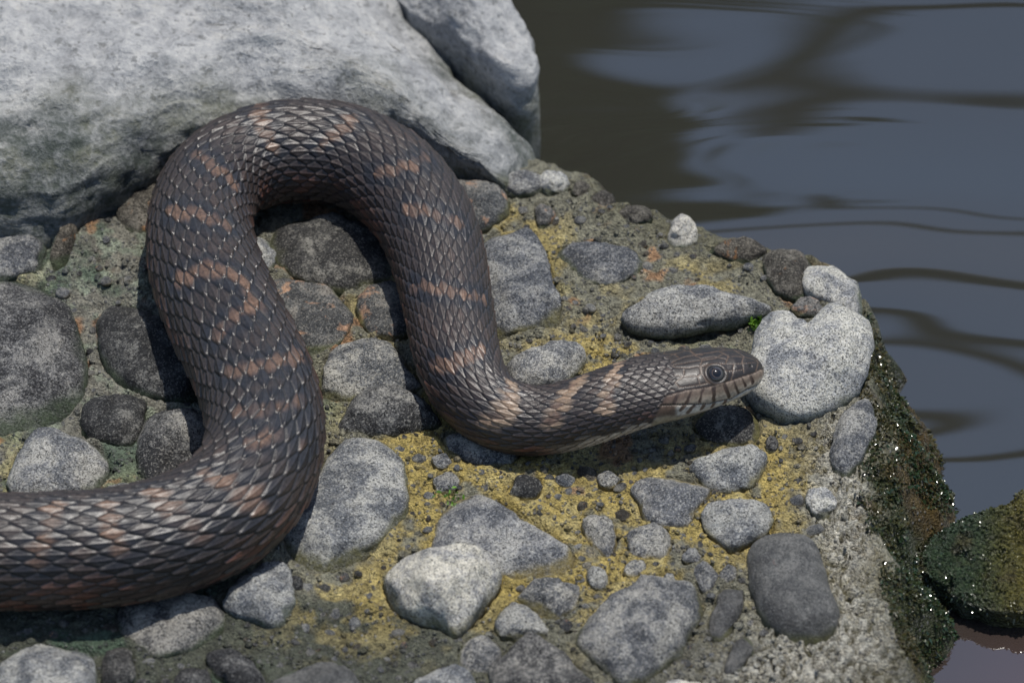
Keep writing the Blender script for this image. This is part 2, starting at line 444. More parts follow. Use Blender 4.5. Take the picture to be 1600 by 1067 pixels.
st('dark', 15, (274,1062), (290,1037), (315,1034), (331,1055), (321,1087), (284,1087))
st('wet', 24, (424,1080), (450,1045), (500,1029), (546,1044), (567,1082), (541,1115), (449,1115))
st('pale', 32, (638,1070), (665,1040), (700,1029), (736,1044), (750,1077), (736,1115), (649,1115))
st('mid', 20, (715,1012), (730,990), (755,984), (776,1000), (782,1027), (761,1045), (724,1042))
st('dark', 12, (449,906), (460,893), (473,903), (469,920), (455,920))
st('white', 16, (1028,1078), (1055,1059), (1090,1061), (1108,1082), (1082,1105), (1038,1105))
st('mid', 7, (680,747), (700,737), (717,750), (706,770), (684,767))
st('mid', 6, (672,718), (695,707), (707,720), (690,732))
st('mid', 24, (1298,702), (1314,655), (1345,629), (1363,640), (1367,672), (1351,708), (1326,740), (1303,733), label='crusted upright stone on the wet edge')
st('mid', 11, (1034,908), (1040,897), (1052,899), (1052,911), (1041,915))
st('mid', 9, (868,744), (880,735), (897,742), (892,757), (874,757))
st('mid', 9, (935,742), (950,733), (966,741), (960,757), (940,757))
st('dark', 14, (1196,690), (1207,678), (1216,690), (1212,706), (1199,706))
st('brown', 20, (922,320), (934,302), (955,303), (964,322), (944,334))
st('brown', 16, (968,342), (985,328), (1012,335), (1018,350), (990,360))
st('brown', 18, (1108,388), (1148,375), (1194,390), (1190,412), (1138,408))
st('brown', 14, (893,300), (905,288), (922,293), (920,310), (902,314))
# stones outside the photograph's frame, so that the ledge goes on
rs = np.random.default_rng(5)
EXTRA = []
for k in range(46):
    side = k % 2
    x = rs.uniform(-900, 1250) if side else rs.uniform(-1000, -120)
    y = rs.uniform(1160, 1750) if side else rs.uniform(420, 1600)
    if not side and abs(y - (862 if x > -300 else 800)) < 130: continue
    a, b, rot = rs.uniform(28, 95), rs.uniform(22, 70), rs.uniform(0, 3.1)
    if any(math.hypot(x - e[0], y - e[1]) < 0.9 * (max(a, b) + e[2]) for e in EXTRA): continue
    EXTRA.append((x, y, max(a, b)))
    th = np.linspace(0, 2 * np.pi, 9, endpoint=False)
    q = np.stack([a * np.cos(th), b * np.sin(th)], 1) * rs.uniform(0.82, 1.15, (9, 1))
    c, s_ = math.cos(rot), math.sin(rot)
    q = q @ np.array([[c, s_], [-s_, c]]) + (x, y)
    st(rs.choice(['pale', 'mid', 'dark', 'patchy', 'mid']), 0.45 * min(a, b), *[tuple(v) for v in q])

def stone_plan(s):
    """plan outline at ground level from the traced silhouette of a dome of height h"""
    P = s['pts']; y0, y1 = P[:, 1].min(), P[:, 1].max(); H = y1 - y0
    k = min((s['h'] + s['lift']) * CE, 0.8 * H)
    x = (H * H - k * k) / (2 * H)
    yc = y1 - x
    Q = P.copy(); Q[:, 1] = yc + (P[:, 1] - (y0 + y1) / 2) * (x / (H / 2))
    W = unproject(Q[:, 0], Q[:, 1], 0.0)[:, :2]
    return W

# ------------------------------------------------------------------ the rock ledge
EDGE = [(-3600, 300), (-200, 120), (400, 100), (700, 180), (862, 266), (905, 288), (940, 308), (985, 330), (1030, 352), (1090, 364), (1150, 379),
        (1195, 392), (1250, 402), (1318, 424), (1343, 455), (1340, 500), (1352, 560), (1340, 622), (1366, 650), (1360, 700),
        (1330, 745), (1345, 790), (1352, 835), (1392, 872), (1378, 925), (1393, 960), (1402, 1010), (1404, 1067), (1420, 1150), (1400, 1300),
        (1440, 1500), (1380, 1800), (1500, 2600), (1500, 4200), (-3600, 4200)]
EDGE = np.array(EDGE, float)
edge_w = unproject(EDGE[:, 0], EDGE[:, 1], 0.0)[:, :2]

xs = np.concatenate([np.linspace(-1.0, -0.26, 40, endpoint=False), np.arange(-0.26, 0.205, 0.00085), np.linspace(0.206, 0.5, 40)])
ys = np.concatenate([np.linspace(-1.0, -0.27, 40, endpoint=False), np.arange(-0.27, 0.135, 0.00085), np.linspace(0.136, 0.4, 60)])
GX, GY = np.meshgrid(xs, ys)
P2 = np.stack([GX, GY, np.zeros_like(GX)], -1)
warp = 0.004 * np.stack([fbm(P2 * 55, 3, 3), fbm(P2 * 55, 4, 3)], -1)
sd = poly_signed(GX + warp[..., 0], GY + warp[..., 1], edge_w)
PXY = project(P2)
lump = fbm(P2 * 28, 21, 3)
mednz = fbm(P2 * 95, 31, 4)
finnz = fbm(P2 * 330, 41, 3)
Z = 0.0030 * lump + 0.0026 * mednz + 0.0009 * finnz - 0.0010
# knobbly grit: rounded bumps of several sizes
wb = worley(P2 * 150, 51); wb2 = worley(P2 * 330, 52)
gate = sstep(fbm(P2 * 40, 61, 2), -0.15, 0.35)
Z += 0.0019 * np.clip(1 - wb / 0.55, 0, 1) ** 0.7 * gate + 0.0008 * np.clip(1 - wb2 / 0.5, 0, 1) ** 0.7
# far rim rises a little, like a kerb of grit
def blob(cx, cy, rx, ry=None):
    ry = ry or rx
    return np.exp(-(((PXY[..., 0] - cx) / rx) ** 2 + ((PXY[..., 1] - cy) / ry) ** 2))
rim = np.exp(-((sd + 0.010) / 0.010) ** 2)
Z += 0.0035 * rim * sstep(PXY[..., 0], 850, 1000) * (0.6 + 0.8 * lump) * sstep(PXY[..., 1], 760, 560)
Z += 0.004 * blob(140, 400, 70, 60) + 0.003 * blob(930, 330, 70, 40) - 0.004 * blob(1110, 525, 90, 18)
Z += -0.003 * blob(1250, 1030, 200, 60) - 0.002 * blob(560, 1020, 260, 60)
# honeycomb crust along the wet right-hand edge
crust = np.clip(blob(1320, 830, 55, 120) + blob(1290, 1010, 120, 80) + 0.8 * blob(1310, 700, 45, 80) + 0.6 * blob(1180, 1050, 110, 30), 0, 1)
wc = worley(P2 * 260 + 3 * vnoise(P2 * 200, 5)[..., None], 71)
Z += crust * (0.0042 * (sstep(wc, 0.2, 0.7) - 0.6) + 0.0016 * fbm(P2 * 420, 72, 2))
Z -= 0.0032 * sstep(PXY[..., 0], 360, 300) * sstep(PXY[..., 1], 450, 500) * sstep(PXY[..., 1], 790, 750)
# cracks
crk = np.abs(fbm(P2 * 45, 81, 4)); crm = sstep(fbm(P2 * 22, 82, 2), 0.0, 0.3)
Z -= 0.0022 * np.clip(1 - crk / 0.018, 0, 1) * crm * (1 - crust)
# outer wall falls away to the water
wall = sstep(sd, -0.004, 0.030)
Z = Z * (1 - 0.3 * wall) - 0.085 * sstep(sd + 0.006 * lump, 0.0, 0.036 + 0.024 * sstep(PXY[..., 1], 480, 600) * sstep(PXY[..., 1], 930, 780) * (PXY[..., 0] > 1200)) - 0.10 * sstep(sd, 0.03, 0.12)
Z += wall * (1 - sstep(sd, 0.03, 0.06)) * (0.013 * fbm(P2 * 62, 91, 3) + 0.005 * mednz)
# far to the left and rear the bank simply continues
Zbase = Z.copy()
# seats of the stones: matrix sinks beneath them and leaves a narrow joint round each
for s in S:
    W = stone_plan(s); s['plan'] = W
    c = W.mean(0); R = np.abs(W - c).max() + 0.006
    ix = np.where((xs > c[0] - R) & (xs < c[0] + R))[0]; iy = np.where((ys > c[1] - R) & (ys < c[1] + R))[0]
    if len(ix) < 2 or len(iy) < 2: continue
    sl = (slice(iy[0], iy[-1] + 1), slice(ix[0], ix[-1] + 1))
    d = poly_signed(GX[sl], GY[sl], catmull_closed(W, 30))
    gate_j = sstep(mednz[sl] + 0.5 * lump[sl], -0.05, 0.35)
    Z[sl] -= sstep(d, 0.0008, -0.0022) * 0.0045 + 0.0022 * gate_j * np.exp(-(d / 0.0013) ** 2)
    Z[sl] += 0.0016 * np.exp(-np.clip(d, 0, 1) / 0.0028) * sstep(d, -0.001, 0.0015) * (1 - gate_j)

# ---- colours of the matrix
def C(*v): return np.array(v, float)
px, py = PXY[..., 0], PXY[..., 1]
base = np.zeros(GX.shape + (3,)) + C(0.150, 0.145, 0.105)
def lay(colr, w): 
    global base
    w = np.clip(w, 0, 1)[..., None]; base = base * (1 - w) + colr * w
n1 = fbm(P2 * 60, 101, 4); n2 = fbm(P2 * 130, 102, 4); n3 = fbm(P2 * 35, 103, 3)
lay(C(0.155, 0.150, 0.125), 0.8 * sstep(px, 460, 300) * sstep(py, 800, 700))
lay(C(0.044, 0.050, 0.036), 0.88 * sstep(py + 60 * n1, 880, 960) * sstep(px + 80 * n3, 1000, 560))
lay(C(0.066, 0.064, 0.047), 0.8 * sstep(py + 60 * n1, 930, 1010) * sstep(px, 850, 1050))
lay(C(0.11, 0.065, 0.045), 0.6 * blob(190, 400, 60, 30) * sstep(n1, -0.1, 0.3))
lay(C(0.20, 0.23, 0.17), 0.8 * sstep(n2, 0.05, 0.4) * sstep(px, 420, 330) * sstep(py, 820, 760))
lay(C(0.05, 0.085, 0.055), 0.75 * sstep(n1 - 0.2 * n2, 0.08, 0.4) * sstep(px, 450, 330))
lay(C(0.09, 0.14, 0.085), 0.7 * sstep(n2, 0.0, 0.35) * (blob(880, 420, 40, 30) + blob(480, 620, 60, 40) + 0.6 * blob(1150, 520, 90, 25)))
yel = (1.15 * blob(950, 830, 250, 130) + 1.1 * blob(730, 760, 150, 110) + 0.9 * blob(1150, 770, 120, 90) + 1.0 * blob(700, 690, 70, 50)
       + 0.75 * blob(560, 930, 130, 70) + 0.9 * blob(790, 340, 60, 60) + 0.8 * blob(860, 400, 40, 60) + 0.8 * blob(1070, 440, 110, 40)
       + 0.9 * blob(600, 480, 70, 60) + 0.7 * blob(900, 540, 120, 60) + 0.6 * blob(30, 740, 60, 60) + 0.5 * blob(230, 780, 70, 40)
       + 0.9 * blob(640, 640, 80, 70) + 0.6 * blob(800, 900, 160, 80) + 0.5 * blob(1220, 720, 60, 60) + 0.5 * blob(960, 560, 80, 50) + 0.35 * blob(20, 430, 50, 40))
ym = np.clip(yel, 0, 1.1) * sstep(n1 * 0.7 + n2 * 1.0 + 0.55 * np.clip(yel, 0, 1.2), 0.05, 0.5)
lay(C(0.295, 0.228, 0.070), 0.88 * ym)
lay(C(0.36, 0.31, 0.15), 0.5 * ym * sstep(n2, 0.1, 0.5))
lay(C(0.30, 0.13, 0.045), 0.55 * sstep(fbm(P2 * 75, 111, 3), 0.28, 0.45) * sstep(ym, 0.7, 0.2) * sstep(py, 900, 700))
lay(C(0.38, 0.365, 0.31), 0.9 * crust * sstep(wc, 0.3, 0.6))
lay(C(0.05, 0.044, 0.022), 0.95 * crust * sstep(wc, 0.42, 0.26))
wetm = np.clip(crust * 1.1 + 0.6 * sstep(px, 1180, 1290) * sstep(py, 560, 660) + 0.25 * sstep(py, 950, 1040), 0, 1)
lay(C(0.10, 0.085, 0.04), 0.55 * sstep(px, 1200, 1290) * sstep(py, 600, 680) * (1 - crust) * sstep(n1, -0.2, 0.3))
rimw = sstep(sd, -0.020, -0.004) * sstep(px, 880, 960) * sstep(py, 560, 480)
lay(C(0.10, 0.095, 0.058), 0.8 * rimw)
base = base * 1.3
lay(C(0.035, 0.045, 0.018), sstep(sd + 0.004 * n1, 0.001, 0.012) * 0.92)
lay(C(0.10, 0.055, 0.015), sstep(sd + 0.006 * n2, 0.004, 0.012) * 0.6 * sstep(n3, 0.0, 0.3))
wetm = np.maximum(wetm, sstep(sd, -0.002, 0.01))
V = np.stack([GX, GY, Z], -1).reshape(-1, 3)
ledge_col = np.concatenate([np.clip(base, 0.01, 0.8), wetm[..., None]], -1).reshape(-1, 4)
ledge = make_mesh('rock_ledge', V, grid_faces(len(ys), len(xs), False), M['ledge'], colors={'col': ledge_col})
ledge['kind'] = 'structure'
tag(ledge, 'ledge of cemented gravel with embedded stones and yellow-stained grit')

def ground_z(x, y):
    i = np.clip(np.searchsorted(ys, y), 1, len(ys) - 1); j = np.clip(np.searchsorted(xs, x), 1, len(xs) - 1)
    return Z[i, j]

# ------------------------------------------------------------------ stone builder
def build_rock(W, h, depth, p, seed, rough, facet, nring=20, nseg=56, base_z=0.0, noise_scale=None, amp=None, tilt=(0, 0)):
    """closed rock: plan outline W (m), dome height h, buried depth; returns verts relative to centre, faces"""
    O = catmull_closed(W, nseg); c = O.mean(0); O = O - c
    size = np.sqrt(np.abs(O[:, 0]).max() * np.abs(O[:, 1]).max())
    phi = np.concatenate([np.linspace(math.pi / 2, 0, nring, endpoint=False), np.linspace(0, -math.pi / 2 * 0.97, nring // 2)])
    rows = []
    for f in phi:
        cf, sf = math.cos(f), math.sin(f)
        q = 2.0 / p
        rho = max(cf, 1e-6) ** q; zz = math.copysign(abs(sf) ** q, sf) * (h if sf > 0 else depth)
        rows.append(np.concatenate([O * rho, np.full((nseg, 1), zz)], 1))
    Vv = np.array(rows)                                   # ring, seg, xyz
    Vv[0, :, :2] = 0
    # flatten a few facets
    r = np.random.default_rng(seed)
    for k in range(facet):
        az = r.uniform(0, 2 * math.pi); el = r.uniform(0.25, 1.2)
        n = np.array([math.cos(az) * math.cos(el), math.sin(az) * math.cos(el), math.sin(el)])
        d = Vv @ n; lim = d.max() * r.uniform(0.74, 0.92)
        Vv -= (np.clip(d - lim, 0, None) * 0.75)[..., None] * n
    ns = noise_scale or 1.0 / (size * 0.75)
    am = amp or size * 0.12
    nv = Vv / np.maximum(np.linalg.norm(Vv, axis=-1, keepdims=True), 1e-6)
    dsp = am * rough * fbm(Vv * ns + seed * 3.7, seed, 4, 0.52)
    dsp += 0.00055 * rough * fbm(Vv * 420 + seed, seed + 9, 3)
    if size > 0.006: dsp += 0.0013 * rough * fbm(Vv * 130 + seed * 1.3, seed + 19, 3)
    Vv = Vv + nv * dsp[..., None]
    Vv[0, :] = Vv[0].mean(0)
    Vv[-1, :] = Vv[-1].mean(0)
    Vv[..., 2] += base_z + Vv[..., 0] * tilt[0] + Vv[..., 1] * tilt[1]
    n, m = Vv.shape[:2]
    # rings run top to bottom; segments counter-clockwise in plan -> flip when outline is clockwise
    F = grid_faces(n, m, True)
    area = 0.5 * np.sum(O[:, 0] * np.roll(O[:, 1], -1) - O[:, 1] * np.roll(O[:, 0], -1))
    if area > 0: F = F[:, ::-1]
    return Vv.reshape(-1, 3), F[:, ::-1], c

yel_flat = None
def yel_at(pxy):
    return max(math.exp(-(((pxy[0] - 900) / 330) ** 2 + ((pxy[1] - 800) / 170) ** 2)),
               0.6 * math.exp(-(((pxy[0] - 720) / 200) ** 2 + ((pxy[1] - 500) / 200) ** 2)))

for i, s in enumerate(S):
    W = s['plan']; c0 = W.mean(0)
    gz = 0.0
    h = s['h'] * MPP; depth = max(0.006, h * 0.8)
    sink = 0.30 if s['lift'] == 0 else 0.0
    Wp = (W - c0) * (1 + 0.12 * sink / 0.3 * 0.5) + c0
    jx, iy_ = np.clip(np.searchsorted(xs, W[:, 0]), 0, len(xs) - 1), np.clip(np.searchsorted(ys, W[:, 1]), 0, len(ys) - 1)
    gz = float(np.mean(Zbase[iy_, jx])) * 0.9 if s['lift'] == 0 and sd[iy_, jx].max() < 0.002 else 0.0
    Vv, F, c = build_rock(Wp, h * (1 + sink), depth, s['p'] + 0.25 * ((i * 7) % 3), 100 + i, s['rough'], s['facet'] + (2 if s['rough'] == 1.0 else 0), base_z=s['lift'] * MPP * 0.9 - sink * h)
    cpx = project(np.array([[c[0], c[1], 0.0]]))[0]
    if s['label'] and s['label'].startswith('heart'):
        nx = unproject(1258, 500, 0.0)[0] - c[0]; yb = Vv[:, 1].max()
        Vv[:, 2] -= 0.0060 * np.exp(-((Vv[:, 0] - nx) / 0.0075) ** 2) * sstep(Vv[:, 1], 0.0, 0.75 * yb) * (Vv[:, 2] > 0)
        Vv[:, 1] -= 0.0038 * np.exp(-((Vv[:, 0] - nx) / 0.0065) ** 2) * sstep(Vv[:, 1], 0.2 * yb, 0.9 * yb)
    yw = yel_at(cpx)
    low = sstep(Vv[:, 2] + 0.12 * h * vnoise(Vv * 260, 5), 0.34 * h, 0.0)
    green = C(0.05, 0.075, 0.035); yellow = C(0.31, 0.235, 0.06)
    colr = np.zeros((len(Vv), 4)); colr[:, :3] = yellow * yw + green * (1 - yw)
    if i in (43,): colr[:, :3] = C(0.035, 0.06, 0.03)
    colr[:, 3] = np.clip(low * 0.85, 0, 1)
    o = make_mesh('stone', Vv, F, M[s['mat']], parent=ledge, loc=(c[0], c[1], gz), colors={'stain': colr})
    if s['label']: o['label'] = s['label']

# ------------------------------------------------------------------ grit pebbles set in the matrix
pr = np.random.default_rng(21)
small = []
snake_px = project(dense[:, :3]); snake_hw = dense[:, 3] / MPP
polys = [(s['pts'], s['pts'].mean(0), np.abs(s['pts'] - s['pts'].mean(0)).max()) for s in S]
tries = 0
centres = []
while len(small) < 240 and tries < 12000:
    tries += 1
    k = pr.random()
    if k < 0.60: x, y = pr.normal(930, 190), pr.normal(800, 95)
    elif k < 0.72: x, y = pr.uniform(760, 1250), pr.uniform(320, 560)
    elif k < 0.84: x, y = pr.uniform(460, 1180), pr.uniform(880, 1066)
    elif k < 0.94: x, y = pr.uniform(0, 300), pr.uniform(380, 780)
    else: x, y = pr.uniform(0, 480), pr.uniform(950, 1066)
    if x > 1290 or x < -5 or y > 1075: continue
    r = min(4.5 + pr.exponential(3.6), 17)
    if any(math.hypot(x - q[0], y - q[1]) < (r + q[2]) * 1.02 for q in centres): continue
    near = [(p, c) for p, c, R in polys if math.hypot(x - c[0], y - c[1]) < R + r + 30]
    if any(poly_signed(np.array([x]), np.array([y]), p)[0] < r * 0.9 for p, c in near): continue
    dd = np.hypot(snake_px[:, 0] - x, snake_px[:, 1] + 20 - y) - snake_hw
    if dd.min() < r - 8: continue
    w = unproject(x, y, 0.0)
    if poly_signed(w[..., 0:1], w[..., 1:2], edge_w)[0] > -0.005: continue
    centres.append((x, y, r)); small.append((w[0], w[1], r * MPP))
proto = []
for k in range(8):
    th = np.linspace(0, 2 * np.pi, 8, endpoint=False)
    q = np.stack([np.cos(th) * pr.uniform(0.9, 1.25), np.sin(th) * pr.uniform(0.75, 1.0)], 1) * pr.uniform(0.85, 1.12, (8, 1))
    Vv, F, c = build_rock(q * 0.01, 0.0075, 0.006, 2.3, 900 + k, 1.0, 3, nring=7, nseg=14)
    colr = np.zeros((len(Vv), 4)); colr[:, :3] = (0.31, 0.235, 0.06); colr[:, 3] = 0.7 * sstep(Vv[:, 2], 0.0035, 0.0)
    me_o = make_mesh('pebble', Vv, F, M['mid'], colors={'stain': colr})
    proto.append(me_o.data); bpy.data.objects.remove(me_o)
pmats = [M['mid'], M['mid'], M['pale'], M['dark'], M['patchy']]
for k, me in enumerate(list(proto)):
    for mt in (M['pale'], M['patchy'], M['lichen'] if k % 3 == 0 else M['brown']):
        m2 = me.copy(); m2.materials.clear(); m2.materials.append(mt); proto.append(m2)
for (x, y, r) in small:
    me = proto[pr.integers(0, len(proto))]
    o = bpy.data.objects.new('pebble', me); COL.objects.link(o); o.parent = ledge
    o.location = (x, y, float(ground_z(x, y)) - 0.25 * r)
    sc = r / 0.01
    o.scale = (sc, sc * pr.uniform(0.8, 1.1), sc * pr.uniform(0.6, 1.05)); o.rotation_euler = (pr.uniform(-.2, .2), pr.uniform(-.2, .2), pr.uniform(0, 6.28))

# loose grit too fine to count, cemented all over the matrix
gr_ = np.random.default_rng(31)
NG = 9000
gxp = gr_.uniform(-40, 1340, NG); gyp = gr_.uniform(270, 1090, NG)
dens = fbm(np.stack([gxp / 70, gyp / 70, 0 * gxp], -1), 7, 3)
gw = unproject(gxp, gyp, 0.0)
ok = (poly_signed(gw[:, 0], gw[:, 1], edge_w) < -0.003) & (dens > -0.25 + 0.5 * gr_.random(NG) - 0.2)
gxp, gyp, gw = gxp[ok], gyp[ok], gw[ok]
inst = np.zeros(len(gxp), bool)
for p_, c_, R_ in polys:
    nr_ = np.hypot(gxp - c_[0], gyp - c_[1]) < R_ + 6
    if nr_.any(): inst[nr_] |= poly_signed(gxp[nr_], gyp[nr_], p_) < 1.0
gxp, gyp, gw = gxp[~inst], gyp[~inst], gw[~inst]
rad = np.clip(1.6 + gr_.exponential(1.5, len(gxp)), 1.5, 7.0) * MPP
ico = np.array([(0, 0, 1), (.89, 0, .45), (.28, .85, .45), (-.72, .53, .45), (-.72, -.53, .45), (.28, -.85, .45), (.9, .3, -.3), (0, .95, -.3), (-.9, .1, -.3), (-.3, -.9, -.3), (.6, -.75, -.3), (0, 0, -1)], float)
icf = np.array([(0, 1, 2), (0, 2, 3), (0, 3, 4), (0, 4, 5), (0, 5, 1), (1, 6, 2), (2, 6, 7), (2, 7, 3), (3, 7, 8), (3, 8, 4), (4, 8, 9), (4, 9, 5), (5, 9, 10), (5, 10, 1), (1, 10, 6), (6, 11, 7), (7, 11, 8), (8, 11, 9), (9, 11, 10), (10, 11, 6)])
n_g = len(gxp)
Vg = ico[None] * rad[:, None, None] * gr_.uniform(0.65, 1.25, (n_g, 12, 1)) * gr_.uniform(0.7, 1.3, (n_g, 1, 3))
Vg += np.stack([gw[:, 0], gw[:, 1], ground_z(gw[:, 0], gw[:, 1]) + 0.05 * rad], -1)[:, None]
Fg = (icf[None] + (np.arange(n_g) * 12)[:, None, None]).reshape(-1, 3)
jx, iy_ = np.clip(np.searchsorted(xs, gw[:, 0]), 0, len(xs) - 1), np.clip(np.searchsorted(ys, gw[:, 1]), 0, len(ys) - 1)
under = base[iy_, jx]
tone = gr_.choice([0.05, 0.10, 0.16, 0.24], n_g, p=[.3, .35, .25, .1])[:, None] * C(1, 1.0, 0.97)
coat = gr_.uniform(0, 1, (n_g, 1)) ** 0.6
gcol_ = under * 1.05 * coat + tone * (1 - coat)
gcol_ = np.concatenate([np.repeat(gcol_, 12, 0), np.repeat(wetm[iy_, jx], 12)[:, None]], 1)
make_mesh('grit', Vg.reshape(-1, 3), Fg, M['ledge'], parent=ledge, colors={'col': gcol_}, kind='stuff')

# ------------------------------------------------------------------ boulders behind
def boulder(name, outline, zmid, h, depth, p, seed, label, amp, facet=3, tilt=(0, 0), nseg=240, nring=90):
    O = np.array(outline, float)
    W = unproject(O[:, 0], O[:, 1], zmid)[:, :2]
    Vv, F, c = build_rock(W, h, depth, p, seed, 1.0, facet, nring=nring, nseg=nseg, noise_scale=28, amp=amp, tilt=tilt)
    Vn = Vv + np.array([c[0], c[1], 0])
    dn = 0.0055 * fbm(Vn * 85, seed + 1, 5, 0.6)
    Vv[:, 2] += dn; Vv[:, 1] += 0.6 * 0.0035 * fbm(Vn * 90, seed + 2, 4)
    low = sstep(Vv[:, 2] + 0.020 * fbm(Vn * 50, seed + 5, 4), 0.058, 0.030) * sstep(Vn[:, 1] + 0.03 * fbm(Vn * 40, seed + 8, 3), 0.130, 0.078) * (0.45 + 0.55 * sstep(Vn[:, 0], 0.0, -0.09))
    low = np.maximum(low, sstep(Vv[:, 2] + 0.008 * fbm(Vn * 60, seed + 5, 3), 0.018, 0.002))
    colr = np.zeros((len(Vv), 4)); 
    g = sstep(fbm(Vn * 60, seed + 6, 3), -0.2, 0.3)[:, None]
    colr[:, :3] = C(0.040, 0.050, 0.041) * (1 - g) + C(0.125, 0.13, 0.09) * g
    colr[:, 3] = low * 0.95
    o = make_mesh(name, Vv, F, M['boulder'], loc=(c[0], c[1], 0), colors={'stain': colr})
    return tag(o, label, 'rock')
boulder('boulder', [(-700, 350), (-250, 362), (0, 358), (100, 335), (200, 292), (330, 250), (480, 228), (620, 232), (740, 252), (835, 268), (868, 255), (874, 225), (852, 190), (790, 148),
                    (730, 115), (712, 70), (668, 15), (620, -60), (560, -200), (300, -420), (-300, -500), (-700, -300)],
        0.012, 0.052, 0.14, 3.1, 501, 'large pale grey boulder with a mottled green-grey lower face behind the snake', 0.011, facet=4)
boulder('boulder', [(560, -60), (640, -30), (705, -6), (768, 30), (822, 82), (846, 128), (838, 160), (800, 168), (745, 140), (690, 95), (600, 20)],
        0.005, 0.034, 0.12, 3.2, 523, 'pale rounded rock jutting over the water beyond the large boulder', 0.008, facet=2, nseg=120, nring=40)

# ------------------------------------------------------------------ snake body
# uniform ring spacing in scale units
rad_d = dense[:, 3]; ax_px = dense[:, 4]
head_t = sstep(project(dense[:, :3])[:, 0] + np.where(SN_ARC > SN_ARC[-1] - 0.13, 0, -5000), 880, 1010)
pitch = rad_d * (0.50 - 0.21 * head_t)
Sc = np.concatenate([[0], np.cumsum(np.diff(SN_ARC) / (0.5 * (pitch[1:] + pitch[:-1])))])
i_vis = np.argmax(project(dense[:, :3])[:, 0] > -60)
s_vis = Sc[i_vis]
PER = 20
ringS = np.concatenate([np.linspace(0, s_vis, 240, endpoint=False), np.linspace(s_vis, Sc[-1], int((Sc[-1] - s_vis) * PER))])
# closer rings towards the snout tip
ring_arc = np.interp(ringS, Sc, SN_ARC)
hp = [-700, 860, 920, 970, 1010, 1045, 1080, 1110, 1140, 1160, 1175, 1185, 1190.5, 1193.2]
hW = [1, 1.0, 1.05, 1.14, 1.22, 1.20, 1.11, 1.0, 0.865, 0.735, 0.57, 0.38, 0.20, 0.02]
hT = [1, 1.0, 0.98, 0.93, 0.88, 0.86, 0.85, 0.82, 0.75, 0.65, 0.50, 0.34, 0.18, 0.02]
hB = [1, 1.0, 0.96, 0.88, 0.80, 0.75, 0.70, 0.64, 0.56, 0.47, 0.37, 0.26, 0.14, 0.02]
extra = ring_arc[-1] - np.geomspace(0.0035, 0.00002, 26)
ring_arc = np.sort(np.concatenate([ring_arc[ring_arc < ring_arc[-1] - 0.0036], extra]))
ringS = np.interp(ring_arc, SN_ARC, Sc)
Cc = np.stack([np.interp(ring_arc, SN_ARC, dense[:, k]) for k in range(3)], 1)
rr = np.interp(ring_arc, SN_ARC, rad_d)
# gentle smoothing of tangents
T = np.gradient(Cc, ring_arc, axis=0)
dT = np.gradient(dense[:, :3], SN_ARC, axis=0)
kern = np.exp(-(np.linspace(-2, 2, 161)) ** 2); kern /= kern.sum()
dTs = np.stack([np.convolve(np.pad(dT[:, k], 80, 'edge'), kern, 'valid') for k in range(3)], 1)
T = np.stack([np.interp(ring_arc, SN_ARC, dTs[:, k]) for k in range(3)], 1)
T /= np.linalg.norm(T, axis=1, keepdims=True)
Zv = np.array([0, 0, 1.0])
U = Zv - (T @ Zv)[:, None] * T; U /= np.linalg.norm(U, axis=1, keepdims=True)
Rr = np.cross(T, U)
Cpx = project(Cc)
headish = ring_arc > SN_ARC[-1] - 0.12
cx = np.where(headish, Cpx[:, 0], 0.0)
ref = np.where(cx > 1000, 50 * MPP, np.where(cx > 860, rr, rr))
refw = sstep(cx, 900, 1000)
ref = rr * (1 - refw) + 50 * MPP * refw
Wd = ref * np.interp(cx, hp, hW); Ht = ref * np.interp(cx, hp, hT); Hb = ref * np.interp(cx, hp, hB)
NR = 35; THM = math.radians(146)
n_dors = 300
th = np.concatenate([np.linspace(-THM, THM, n_dors), np.linspace(THM, 2 * math.pi - THM, 26)[1:-1]])
NT_ = len(th)
e_sup = np.where(cx > 900, 1 - 0.14 * sstep(cx, 960, 1080), 1.0)[:, None]
sn, cs = np.sin(th)[None, :], np.cos(th)[None, :]
lat = np.sign(sn) * np.abs(sn) ** e_sup * Wd[:, None]
ver = np.sign(cs) * np.abs(cs) ** e_sup * np.where(cs > 0, Ht[:, None], Hb[:, None])
# canthus: the head is flat on top and its sides lean outward
B0 = Cc[:, None, :] + lat[..., None] * Rr[:, None, :] + ver[..., None] * U[:, None, :]
NRM = (lat / (Wd[:, None] ** 2 + 1e-12))[..., None] * Rr[:, None, :] + (ver / np.where(cs > 0, Ht[:, None], Hb[:, None]) ** 2)[..., None] * U[:, None, :]
NRM /= np.maximum(np.linalg.norm(NRM, axis=-1, keepdims=True), 1e-9)
# scale lattice
A_ = ringS[:, None] + np.zeros((1, NT_)); thn = np.where(th > math.pi, th - 2 * math.pi, th)
dors = np.abs(th) <= THM + 1e-6
JF = (th / THM * (NR / 2.0))[None, :] + np.zeros_like(A_)
A_ = A_ + 0.10 * vnoise(np.stack([A_ * 0.5, JF * 0.4, 0 * A_], -1), 3); JFw = JF + 0.10 * vnoise(np.stack([A_ * 0.6, JF * 0.5, 0 * A_ + 4], -1), 4)
dl = 0.29
def cand(j):
    off = 0.5 * (np.abs(j) % 2); x = A_ - off; n = np.floor(x + 0.5); da = x - n; dj = np.abs(JFw - j)
    return dj - (0.5 + dl * (1 - 4 * np.abs(da))), n, da, dj
j1 = np.round(JFw); j2 = j1 + np.where(JFw >= j1, 1, -1)
m1, nn1, da1, dj1 = cand(j1); m2, nn2, da2, dj2 = cand(j2)
u1 = m1 <= m2
m_ = np.where(u1, m1, m2); nn = np.where(u1, nn1, nn2); da = np.where(u1, da1, da2); dj = np.where(u1, dj1, dj2); jj = np.where(u1, j1, j2)
